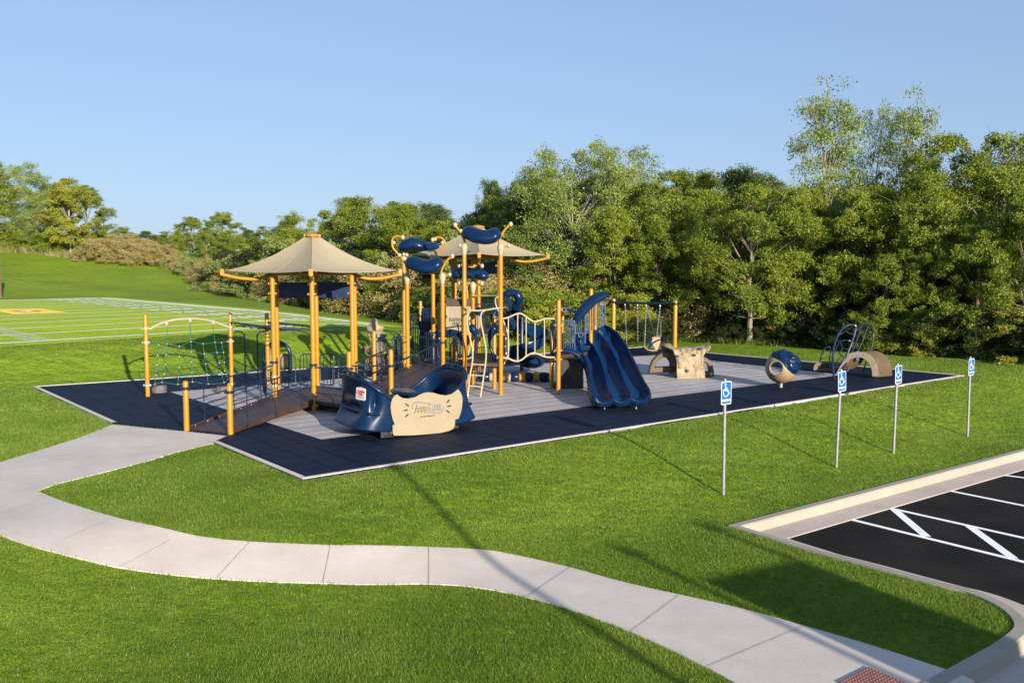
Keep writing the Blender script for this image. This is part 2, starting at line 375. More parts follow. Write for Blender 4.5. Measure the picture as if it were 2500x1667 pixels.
def text(name, s, size, m, parent, P, right, up, bold=0.0, ext=0.003, sx=1.0, shear=0.0, fit=None):
    cu = bpy.data.curves.new(name, 'FONT'); cu.body = s; cu.size = size; cu.align_x = 'CENTER'; cu.align_y = 'CENTER'
    cu.offset = bold; cu.extrude = ext; cu.shear = shear
    to = bpy.data.objects.new(name, cu); COL.objects.link(to)
    dg = bpy.context.evaluated_depsgraph_get(); dg.update(); me = bpy.data.meshes.new_from_object(to.evaluated_get(dg))
    COL.objects.unlink(to); bpy.data.objects.remove(to)
    right = V(right).normalized(); up = V(up).normalized(); nz = right.cross(up)
    if fit:
        xs_ = [v.co.x for v in me.vertices]; sx = fit/(max(xs_)-min(xs_))
    b = MB(); b.add([V(P)+right*v.co.x*sx+up*v.co.y+nz*v.co.z for v in me.vertices], [tuple(p.vertices) for p in me.polygons])
    bpy.data.meshes.remove(me)
    return b.build(name, m, parent, smooth=False)
# ---------------------------------------------------------------- polygons laid on the ground
def inside(poly, x, y):
    c = False; k = len(poly); j = k-1
    for i in range(k):
        xi, yi = poly[i][0], poly[i][1]; xj, yj = poly[j][0], poly[j][1]
        if (yi > y) != (yj > y) and x < (xj-xi)*(y-yi)/(yj-yi)+xi: c = not c
        j = i
    return c
def dens(poly, st, closed=True):
    out = []; k = len(poly)
    for i in range(k if closed else k-1):
        a = V(poly[i][:2]); b = V(poly[(i+1) % k][:2]); n = max(1, int((b-a).length/st))
        for j in range(n): out.append(a.lerp(b, j/n))
    if not closed: out.append(V(poly[-1][:2]))
    return out
def drape(name, poly, off, m, step=0.3, kind='structure', skirt=0.08, zf=None, parent=None):
    zf = zf or terr; pl = dens(poly, step); k = len(pl)
    xs = [p.x for p in pl]; ys = [p.y for p in pl]; pts = list(pl)
    x = min(xs)
    while x < max(xs):
        y = min(ys)
        while y < max(ys):
            if inside(pl, x, y) and inside(pl, x+step*.3, y) and inside(pl, x, y+step*.3) and inside(pl, x-step*.3, y) and inside(pl, x, y-step*.3): pts.append(V((x, y)))
            y += step
        x += step
    r = delaunay_2d_cdt(pts, [], [list(range(k))], 1, 1e-5)
    b = MB(); b.add([V((p.x, p.y, zf(p.x, p.y)+off)) for p in r[0]], [tuple(f) for f in r[2]])
    if skirt:
        vs = [V((p.x, p.y, zf(p.x, p.y)+off)) for p in pl]+[V((p.x, p.y, zf(p.x, p.y)+off-skirt)) for p in pl]
        b.add(vs, [(i, (i+1) % k, (i+1) % k+k, i+k) for i in range(k)])
    o = b.build(name, m, parent, smooth=True, ang=50)
    if kind: tag(o, kind=kind)
    return o
def sweep(name, line, prof, m, zf, closed=False, kind='structure'):
    # profile of (offset to the right of travel, height) swept along a ground line
    k = len(line); P = [V(p[:2]) for p in line]; vs = []; fs = []; n = len(prof)
    for i in range(k):
        a = P[i]-P[i-1] if (i > 0 or closed) else P[1]-P[0]; b = P[(i+1) % k]-P[i] if (i < k-1 or closed) else P[-1]-P[-2]
        a.normalize(); b.normalize(); na = V((a.y, -a.x)); nb = V((b.y, -b.x)); nn = (na+nb)
        nn = nn.normalized()/max(0.35, nn.normalized().dot(na)) if nn.length > 1e-3 else na
        for (o, h) in prof:
            q = P[i]+nn*o; vs.append(V((q.x, q.y, zf(P[i].x, P[i].y)+h)))
    for i in range(k if closed else k-1):
        for j in range(n-1):
            i2 = (i+1) % k; fs.append((i*n+j, i2*n+j, i2*n+j+1, i*n+j+1))
    return tag(MB().add(vs, fs).build(name, m, None, smooth=True, ang=30), kind=kind)
# ================================================================ THE SETTING
def npmesh(name, vs, fs, m, parent=None, loc=(0, 0, 0)):
    me = bpy.data.meshes.new(name); vs = np.asarray(vs, dtype=np.float32); fs = np.asarray(fs, dtype=np.int32); n = fs.shape[1]
    me.vertices.add(len(vs)); me.vertices.foreach_set('co', vs.ravel())
    me.loops.add(fs.size); me.loops.foreach_set('vertex_index', fs.ravel())
    me.polygons.add(len(fs)); me.polygons.foreach_set('loop_start', np.arange(0, fs.size, n, dtype=np.int32))
    try: me.polygons.foreach_set('loop_total', np.full(len(fs), n, dtype=np.int32))
    except Exception: pass
    me.update(calc_edges=True); me.materials.append(M[m])
    o = bpy.data.objects.new(name, me); COL.objects.link(o); o.location = loc
    if parent: o.parent = parent
    return o
q2 = lambda L, z=None: [(HIT(x, y) if z is None else G(x, y, z)) for x, y in L]
# --- outlines measured on the ground
PAD = q2([(739, 1172), (2355, 918), (1568, 848), (80, 945), (274, 1034), (460, 1052), (560, 1063), (521, 1081)], 0)
GREY = q2([(785, 1075.5), (2055, 916.5), (1605, 867.5), (415, 958.5)], 0)
path_in = [(90.5, 1197), (147, 1220), (274, 1259.6), (391, 1286), (489, 1308), (611, 1321), (807, 1329.5), (900, 1330), (1047, 1334), (1180, 1341), (1265, 1355), (1393, 1384), (1541, 1424), (1807, 1483), (1966, 1527), (2126, 1573), (2307, 1632), (2380, 1660)]
path_out = [(2100, 1850), (1940, 1755), (1796, 1666), (1658, 1594), (1541, 1541), (1414, 1493), (1286, 1456), (1169, 1433), (1047, 1424), (900, 1425), (788, 1422.5), (660, 1418.6), (528, 1411), (416, 1401), (293, 1384), (196, 1362), (73, 1330), (0, 1303), (-120, 1252), (-280, 1170)]
path_up = [(-280, 1160), (-150, 1163), (0, 1127.5), (98, 1098), (181, 1072), (235, 1052), (274, 1036)]
path_dn = [(521, 1082), (504, 1085), (430, 1103), (367, 1122.6), (245, 1154), (142, 1179)]
def smoothq(L, n=4): return [(p.x, p.y) for p in cr([V((a, b, 0)) for a, b in L], n)]
path_px = path_up + [(460, 1053.5), (560, 1064.5)] + path_dn + smoothq(path_in) + smoothq(path_out)
PATH = q2(path_px)
isl = [(1777, 1283), (1874, 1313), (1989, 1349.6), (2098, 1377), (2200, 1405), (2315, 1436), (2362, 1447), (2416, 1469), (2452, 1491), (2474, 1516), (2470, 1539), (2418, 1577), (2311, 1635)]
isl_s = isl[:5] + smoothq(isl[5:12], 4) + [(2311, 1635)]
c0 = G(1777, 1283, LOW); c1 = G(2500, 1095, LOW); cd = (c1-c0).normalized()
CURB = [c0+cd*k for k in (90, 60, 30, 15, 8)] + [c0+cd*3.5] + [G(x, y, LOW) for x, y in isl_s]
ce = (CURB[-1]-CURB[-3]).normalized(); CURB += [CURB[-1]+ce*1.2, CURB[-1]+ce*9]
LOT = [p.copy() for p in CURB] + [V((30, -30, 0)), V((140, -30, 0)), V((140, 90, 0))]
# --- ground: one sheet to the horizon, left open only where the sunken car park lies
def mk_ground():
    def ax(a, b, st, lo, hi):
        L = list(np.arange(a, b+1e-6, st)); s = st
        x = b
        while x < hi: s *= 1.35; x += s; L.append(x)
        x = a; s = st
        while x > lo: s *= 1.35; x -= s; L.insert(0, x)
        return L
    xs = ax(-24, 24, 0.5, -900, 900); ys = ax(3, 46, 0.5, -300, 1500)
    ex = [x for x in np.arange(-130, 20, 4.0)]; ey = [y for y in np.arange(50, 190, 4.0)]
    lot = dens(LOT, 0.5); cur = [p for p in lot]; k = len(cur); pts = list(cur)
    cn = np.array([[p.x, p.y] for p in cur])
    G_ = [(x, y) for x in xs for y in ys if not (-130 < x < 20 and 50 < y < 190)] + [(x, y) for x in ex for y in ey]
    for x, y in G_:
        if ((cn[:, 0]-x)**2+(cn[:, 1]-y)**2).min() < 0.03: continue
        if -5 < x < 150 and y < 95 and inside(lot, x, y): continue
        pts.append(V((x, y)))
    r = delaunay_2d_cdt(pts, [], [list(range(k))], 0, 1e-5)
    vs = [(p.x, p.y, terr(p.x, p.y)-(0.016 if i >= k else 0.012)) for i, p in enumerate(r[0])]
    fs = []
    for f in r[2]:
        x = sum(r[0][i].x for i in f)/3; y = sum(r[0][i].y for i in f)/3
        if x > -5 and y < 95 and inside(lot, x, y): continue
        fs.append(tuple(f))
    b = MB(); b.add(vs, fs); o = b.build('ground', 'turf', None, smooth=True, ang=80); tag(o, kind='structure')
mk_ground()
flat = lambda z: (lambda x, y: z)
drape('playground_surface', PAD, 0.0, 'navytile', 1.0, zf=flat(0.02), skirt=0.06)
drape('grey_playground_tiles', GREY, 0.0, 'greytile', 1.5, zf=flat(0.026), skirt=0.0)
for L in ([PAD[7], PAD[0], PAD[1], PAD[2], PAD[3], PAD[4]],):
    sweep('playground_border', list(reversed(L)), [(0.0, -0.08), (0.0, 0.032), (0.10, 0.032), (0.12, -0.08)], 'border', flat(0.0))
pth = drape('path', PATH, 0.0, 'path', 0.3, skirt=0.10)
# joints cut across the path slabs
jb = MB()
for (a, b) in [((-30, 1262), (98, 1222)), ((152, 1318), (280, 1262)), ((293, 1384), (418, 1317)), ((528, 1411), (611.5, 1321)), ((788, 1422.5), (807, 1329.5)), ((1047, 1424), (1047, 1334)), ((1286, 1456), (1393, 1384)), ((1541, 1541), (1658, 1453)), ((1728, 1627), (1966, 1527))]:
    A_, B_ = HIT(*a), HIT(*b); d = (B_-A_).normalized(); s = V((d.y, -d.x, 0))*0.005; n = 8
    for i in range(n):
        p, q = A_.lerp(B_, i/n), A_.lerp(B_, (i+1)/n)
        vs = [p-s, p+s, q+s, q-s]; jb.add([V((v.x, v.y, terr(v.x, v.y)+0.008)) for v in vs], [(0, 1, 2, 3)])
M['joint'] = mat('slab_joint', (0.36, 0.31, 0.27), .9, .2, 5)  # darker tone of the path joints themselves
jo = jb.build('path_joints', 'joint', None, smooth=False); tag(jo, kind='structure')
# the curb, gutter, asphalt and markings
sweep('curb', CURB, [(0.02, -0.25), (0.0, 0.012), (-0.14, 0.012), (-0.165, -0.01), (-0.20, -0.15)], 'curb', flat(LOW))
sweep('gutter', CURB, [(-0.19, -0.15), (-0.68, -0.160), (-0.70, -0.175)], 'gutter', flat(LOW))
drape('car_park', LOT, 0.0, 'asphalt', 6.0, zf=flat(LOW-0.17), skirt=0)
for px in ((1893, 1255), (2105, 1195), (2272, 1153), (2420, 1113)):   # joints in the curb
    p = G(px[0], px[1]+4, LOW); mb = MB(); n_ = V((cd.y, -cd.x, 0))
    mb.add([p+cd*s_+n_*o_+UP*h_ for s_ in (-.006, .006) for o_, h_ in ((-.14, .0145), (.0, .0145), (0.03, -.006), (.075, -.146))], [(0, 1, 5, 4), (1, 2, 6, 5), (2, 3, 7, 6)])
ZP = LOW-0.166
mk = MB()
def stripe(a, b, w):
    A_, B_ = G(a[0], a[1], ZP), G(b[0], b[1], ZP); d = (B_-A_).normalized(); s = V((d.y, -d.x, 0))*w/2
    mk.add([A_-s, A_+s, B_+s, B_-s], [(0, 1, 2, 3)])
stripe((2044, 1259), (2700, 1420), 0.11)
stripe((2138, 1232), (2700, 1357), 0.11)
stripe((2282, 1190), (2800, 1294), 0.11); stripe((2407, 1154), (2800, 1203), 0.11); stripe((2467, 1137), (2800, 1160), 0.11)
mk2 = mk; 
def stripe_w(a, b, w):
    A_, B_ = G(a[0], a[1], ZP+0.002), G(b[0], b[1], ZP+0.002); d = (B_-A_).normalized(); s = V((d.y, -d.x, 0))*w/2
    mk.add([A_-s, A_+s, B_+s, B_-s], [(0, 1, 2, 3)])
stripe_w((2181, 1241), (2262, 1309), 0.15); stripe_w((2366, 1283), (2474, 1362), 0.15); stripe_w((2560, 1325), (2700, 1405), 0.15)
tag(mk.build('parking_markings', 'linewhite', None, smooth=False), kind='structure')
# tactile paving slab at the foot of the path
tp = [G(x, y, LOW) for x, y in ((2121, 1630), (2047, 1667), (2180, 1740), (2262, 1692))]
tb = MB(); tb.prism([p+UP*0.004 for p in tp], UP*0.012)
ta, tb_, td = tp[0], tp[1]-tp[0], tp[3]-tp[0]
for i in range(12):
    for j in range(16):
        tb.lathe(ta+tb_*((i+.5)/12)+td*((j+.5)/16)+UP*0.016, [(0.014, 0), (0.009, 0.006), (0, 0.006)], 6)
M['brick'] = mat('red_paver', (0.24, 0.10, 0.085), 0.8, 0.2, 8)
tag(tb.build('tactile_slab', 'brick', None, loc=tp[0]), 'red tactile paving slab with raised domes set in the path beside the curb', 'paving slab')
# --- playing field
K1, K2, K3 = HIT(914, 793), HIT(245, 727.5), HIT(0, 839)
dl = (K3-K1).normalized(); dside = K2-K1; dn = dside.normalized(); LF = 62.0
fm = MB()
def strip(a, b, w, off=0.015, mbx=None, n=None):
    a = V(a[:2]); b = V(b[:2]); d = (b-a); n = n or max(1, int(d.length/2)); d.normalize(); s = V((d.y, -d.x))*w/2; vs = []
    for i in range(n+1):
        p = a.lerp(b, i/n)
        for q in (p-s, p+s): vs.append(V((q.x, q.y, terr(q.x, q.y)+off)))
    (mbx or fm).add(vs, [(2*i, 2*i+1, 2*i+3, 2*i+2) for i in range(n)])
drape('field_turf', [K1-dn*1.5-dl*1.5, K1-dn*1.5+dl*LF, K2+dn*1.5+dl*LF, K2+dn*1.5-dl*1.5], 0.004, 'fieldturf', 2.5, skirt=0)
strip(K1-dl*0.0, K1+dl*LF, 0.36); strip(K1, K2, 0.6); strip(K2, K2+dl*LF, 0.7)
NL = 12
for i in range(1, NL): strip(K1+dside*(i/NL)+dl*0.3, K1+dside*(i/NL)+dl*LF, 0.28, 0.013)
strip(K2+dl*0.5-dn*0.6, K2+dl*5.0-dn*0.6, 1.4, 0.017)
for i in range(NL):
    for j in range(1, 5):
        p = K1+dside*((i+j/5)/NL)
        for o in (0.9, 16.0, 30.0): strip(p+dl*o, p+dl*(o+1.0), 0.17, 0.013)
ob = fm.build('field_lines', 'linewhite', None, smooth=False); tag(ob, kind='structure')
nb = MB()
for i in range(1, NL):
    if i % 1 == 0:
        p = K1+dside*(i/NL)+dl*3.2
        # block digits lying on the turf
        for kx in (0, 1):
            o = p+dl*(kx*1.5-0.75)
            for (ax_, ay_, bx_, by_) in [(0, -.9, 0, .9), (.8, -.9, .8, .9), (0, -.9, .8, -.9), (0, .9, .8, .9)]:
                strip(o+dl*ax_+dn*ay_, o+dl*bx_+dn*by_, 0.28, 0.019, nb, 1)
tag(nb.build('field_numbers', 'linewhite', None, smooth=False), kind='structure')
lg = q2([(103, 754.2), (169, 765.2), (33, 769), (-35, 755.8)])
M['logoyel'] = mat('turf_yellow', (0.95, 0.68, 0.05), 0.85, 0.1, 3); M['logored'] = mat('turf_red', (0.75, 0.16, 0.12), 0.85, 0.1, 3); M['logowhite'] = mat('turf_white', (0.9, 0.72, 0.62), 0.85, 0.1, 3)
drape('field_emblem_ground', [(p.x, p.y) for p in lg], 0.03, 'logoyel', 2.0, skirt=0)
lc = (lg[0]+lg[1]+lg[2]+lg[3])/4
r1 = MB(); r2_ = MB()
eu = (lg[1]-lg[2]); ev = (lg[0]-lg[1])
strip(lc-eu*0.2, lc+eu*0.2, ev.length*0.28, 0.04, r2_, 3)
for (a, b, c, d, w) in [(-.22, .12, -.1, -.12, .3), (-.16, .14, .1, .14, .25), (-.02, -.12, .2, -.12, .25), (.12, .06, .2, -.08, .3)]:
    strip(lc+eu*a+ev*b, lc+eu*c+ev*d, w, 0.05, r1, 2)
tag(r2_.build('field_emblem_white', 'logowhite', None, smooth=False), kind='structure'); tag(r1.build('field_emblem_red', 'logored', None, smooth=False), kind='structure')
# --- grass blades on the near lawns
def np_inside(poly, X, Y):
    c = np.zeros(len(X), bool); k = len(poly); j = k-1
    for i in range(k):
        xi, yi = poly[i][0], poly[i][1]; xj, yj = poly[j][0], poly[j][1]
        if abs(yj-yi) > 1e-12:
            m = ((yi > Y) != (yj > Y)) & (X < (xj-xi)*(Y-yi)/(yj-yi)+xi); c ^= m
        j = i
    return c
def blades(name, y0, y1, per, hgt, wid, nb, seed, matn='grass'):
    rg = np.random.default_rng(seed); n = int((y1*y1-y0*y0)*0.66*per)
    Y = np.sqrt(rg.uniform(y0*y0, y1*y1, n)); X = Y*rg.uniform(-0.66, 0.66, n)
    ok = ~(np_inside(PAD, X, Y) | np_inside(PATH, X, Y) | np_inside(LOT, X, Y)); X = X[ok]; Y = Y[ok]
    X = np.repeat(X, nb)+rg.normal(0, 0.035, len(X)*nb); Y = np.repeat(Y, nb)+rg.normal(0, 0.035, len(Y)*nb)
    d = None
    Z = np.array([terr(a, b) for a, b in zip(X[::nb], Y[::nb])]).repeat(nb)-0.018
    n = len(X); a = rg.uniform(0, 2*np.pi, n); h = hgt*rg.uniform(0.6, 1.25, n); w = wid*rg.uniform(.7, 1.2, n)
    lean = rg.uniform(0.1, 0.9, n)*h; la = rg.uniform(0, 2*np.pi, n)
    P = np.stack([X, Y, Z], 1); S = np.stack([np.cos(a)*w, np.sin(a)*w, np.zeros(n)], 1)
    T = P+np.stack([np.cos(la)*lean, np.sin(la)*lean, h], 1)
    vs = np.stack([P-S, P+S, T], 1).reshape(-1, 3); fs = np.arange(n*3).reshape(-1, 3)
    tag(npmesh(name, vs, fs, matn), kind='stuff')
    return
blades('lawn_grass', 6.5, 13.5, 950, 0.036, 0.0034, 5, 1)
blades('lawn_grass', 13.5, 22, 450, 0.036, 0.0052, 5, 2)
blades('lawn_grass', 22, 38, 130, 0.038, 0.0085, 5, 3)
# ================================================================ TREES
def crown_np(cl, per, size, rg, flat=0.75, droop=0.2):
    # cl: array of clump centres and radii -> leaf quads
    C = np.repeat(cl[:, :3], per, 0); R = np.repeat(cl[:, 3], per); n = len(C)
    # each clump is broken into sprays
    ns = 9; sp = rg.normal(size=(len(cl), ns, 3)); sp /= np.linalg.norm(sp, axis=2, keepdims=True); sp *= rg.uniform(0.35, 1.0, (len(cl), ns, 1))
    idx = rg.integers(0, ns, n); ci = np.repeat(np.arange(len(cl)), per)
    off = sp[ci, idx]*R[:, None]; off[:, 2] *= flat
    loc = rg.normal(size=(n, 3))*0.22*R[:, None]; loc[:, 2] *= 0.6
    P = C+off+loc; P[:, 2] -= droop*np.abs(rg.normal(size=n))*R*0.5
    ax0 = cl[:, :2].mean(0); ow = np.zeros((n, 3)); ow[:, :2] = P[:, :2]-ax0; ow /= np.linalg.norm(ow, axis=1, keepdims=True)+1e-6
    nr = rg.normal(size=(n, 3))*0.75+ow*0.7; nr[:, 2] += 0.3; nr /= np.linalg.norm(nr, axis=1, keepdims=True)
    t = np.cross(nr, rg.normal(size=(n, 3))); t /= np.linalg.norm(t, axis=1, keepdims=True)+1e-9; b = np.cross(nr, t)
    s = (size*rg.uniform(0.6, 1.25, n))[:, None]
    vs = np.stack([P-t*s, P-b*s*0.45, P+t*s, P+b*s*0.45], 1).reshape(-1, 3)
    return vs, np.arange(n*4).reshape(-1, 4)
def tree_proto(name, kind, seed, H, R, nc, per, leaf, leafm, barkm, zlow=0.18, open_=1.0, label=None, cat='tree', tr=0.02, stems=1):
    rg = np.random.default_rng(seed); root = empty(name, (0, 0, -500))
    tb = MB(); cl = []
    for st in range(stems):
        sa = rg.uniform(0, 6.28); sl = 0 if stems == 1 else 0.16*H
        topz = H*rg.uniform(0.88, 1.0)
        tp_ = [V((math.cos(sa)*sl*t**1.3+rg.normal()*0.012*H*t, math.sin(sa)*sl*t**1.3+rg.normal()*0.012*H*t, topz*t)) for t in (0, .12, .25, .4, .55, .7, .85, 1)]
        tb.tube(cr(tp_, 3), [H*tr*(1-0.93*(i/21))*(1.25 if i < 1 else 1) for i in range(22)], 7)
        tf = lambda z: tp_[0] if z <= 0 else (lambda i, f: tp_[i].lerp(tp_[min(7, i+1)], f))(*(lambda u: (min(6, int(np.searchsorted([.12, .25, .4, .55, .7, .85, 1], u))), 0.5))(z/topz))
        for i in range(nc//stems):
            u = rg.uniform() ** (0.9)
            if kind == 'round': e = math.sin(math.pi*min(1, (0.12+0.88*u))**0.8)**0.6
            elif kind == 'tall': e = 0.55*math.sin(math.pi*(0.08+0.9*u))**0.55+0.12
            elif kind == 'cone': e = (1-u)**0.75*0.95+0.05
            elif kind == 'spread': e = 0.45+0.55*math.sin(math.pi*(0.15+0.75*u))
            else: e = math.cos(u*1.45)**0.5
            z = H*(zlow+(1-zlow)*u*0.97); a = rg.uniform(0, 6.283); rr = R*e*rg.uniform(0.25, 1)**0.55
            c0_ = tf(z*0.8); c = V((c0_.x+math.cos(a)*rr, c0_.y+math.sin(a)*rr, z+rg.normal()*0.03*H))
            rc = (0.13*R+0.05*H)*rg.uniform(0.65, 1.25)*(0.75 if kind == 'cone' else 1)*open_
            cl.append((c.x, c.y, c.z, rc))
            if i % 2 == 0:
                m_ = c0_.lerp(c, 0.5)+V((rg.normal()*.05*R, rg.normal()*.05*R, -0.03*H)); w = H*tr*0.20
                tb.tube([tf(z*0.62), m_, c, c+(c-m_)*0.35], [w, w*0.6, w*0.3, w*0.1], 4)
                for _ in range(2):
                    e_ = c+V((rg.normal(), rg.normal(), rg.normal()*.6+.3))*rc*0.8; tb.tube([m_.lerp(c, .5), c.lerp(e_, .5), e_], [w*.35, w*.2, w*.06], 3)
    vs, fs = crown_np(np.array(cl), per, leaf, rg)
    vs = vs
    npmesh('crown', vs, fs, leafm, root)
    me_o = tb.build('trunk', barkm, None, smooth=True); me_o.parent = root
    root['H'] = H; root['cat_'] = cat
    return root
PROTO = {}
def PR(k, *a, **kw): PROTO[k] = tree_proto(*a, **kw)
PR('locust1', 'locust_tree', 'spread', 11, 10, 4.2, 78, 701, 0.074, 'leaf_locust', 'bark', zlow=0.20, open_=0.84)
PR('locust2', 'locust_tree', 'round', 12, 10, 3.8, 74, 701, 0.074, 'leaf_locust', 'bark', zlow=0.17, open_=0.84)
PR('locust3', 'locust_tree', 'round', 13, 8, 3.4, 60, 701, 0.068, 'leaf_locust', 'darkbark', zlow=0.05, open_=0.84)
PR('dark1', 'dark_tree', 'round', 14, 9.5, 3.4, 66, 637, 0.077, 'leaf_dark', 'darkbark', zlow=0.05)
PR('cotton1', 'cottonwood_tree', 'tall', 15, 15, 4.0, 96, 165, 0.095, 'leaf_cotton', 'palebark', zlow=0.36, open_=0.85, tr=0.012)
PR('cotton2', 'cottonwood_tree', 'tall', 16, 15, 4.4, 96, 153, 0.091, 'leaf_cotton', 'palebark', zlow=0.34, open_=0.85, tr=0.012, stems=2)
PR('cotton3', 'cottonwood_tree', 'spread', 17, 13, 4.8, 130, 391, 0.084, 'leaf_cotton', 'palebark', zlow=0.12, open_=0.9, tr=0.009)
PR('cedar', 'cedar_tree', 'cone', 18, 5, 1.1, 60, 374, 0.053, 'leaf_cedar', 'darkbark', zlow=0.02, tr=0.015)
PR('pale', 'young_tree', 'cone', 19, 6, 2.0, 40, 340, 0.114, 'leaf_pale', 'palebark', zlow=0.05, open_=1.1)
PR('yellow', 'yellow_tree', 'round', 20, 8, 2.4, 56, 476, 0.091, 'leaf_yellow', 'palebark', zlow=0.16, open_=1.0, tr=0.016)
PR('shrubg', 'shrub', 'shrub', 21, 2.6, 2.0, 34, 552, 0.054, 'leaf_yellow', 'darkbark', zlow=0.05, open_=1.25, cat='shrub')
PR('shrubr', 'shrub', 'shrub', 22, 3.2, 3.0, 42, 637, 0.054, 'leaf_rust', 'darkbark', zlow=0.04, open_=1.2, cat='shrub')
PR('shrubp', 'shrub', 'shrub', 23, 2.6, 1.9, 30, 552, 0.052, 'leaf_pale', 'darkbark', zlow=0.04, open_=1.2, cat='shrub')
PR('shrubk', 'shrub', 'shrub', 25, 3.4, 2.8, 40, 380, 0.07, 'leaf_under', 'darkbark', zlow=0.02, open_=1.2, cat='shrub')  # dark shrub, the wood's shade is put into its leaf colour
PR('shrubd', 'shrub', 'shrub', 24, 3.4, 2.8, 40, 595, 0.067, 'leaf_locust', 'darkbark', zlow=0.02, open_=1.2, cat='shrub')
USED = set(); TN = [0]
def plant(key, p, h, w=1.0, label=None, group=None, rot=None):
    pr = PROTO[key]
    if key not in USED: o = pr; USED.add(key)
    else: o = copy_tree(pr)
    s = h/pr['H']; o.location = (p[0], p[1], terr(p[0], p[1])-0.1); o.scale = (s*w, s*w, s)
    o.rotation_euler.z = rot if rot is not None else random.uniform(0, 6.28)
    tag(o, label, pr['cat_'], group); TN[0] += 1
    return o
def plant_px(key, x, Y, topy, w=1.0, label=None, group=None):
    p = XA(x, Y, terr(0, Y)); p = XA(x, Y, terr(p.x, Y)); z = ZA(p, topy)
    k_ = 1.0 if 'shrub' in key else 0.92
    return plant(key, p, max(1.0, (z-terr(p.x, Y)+0.1)*k_), w, label, group)
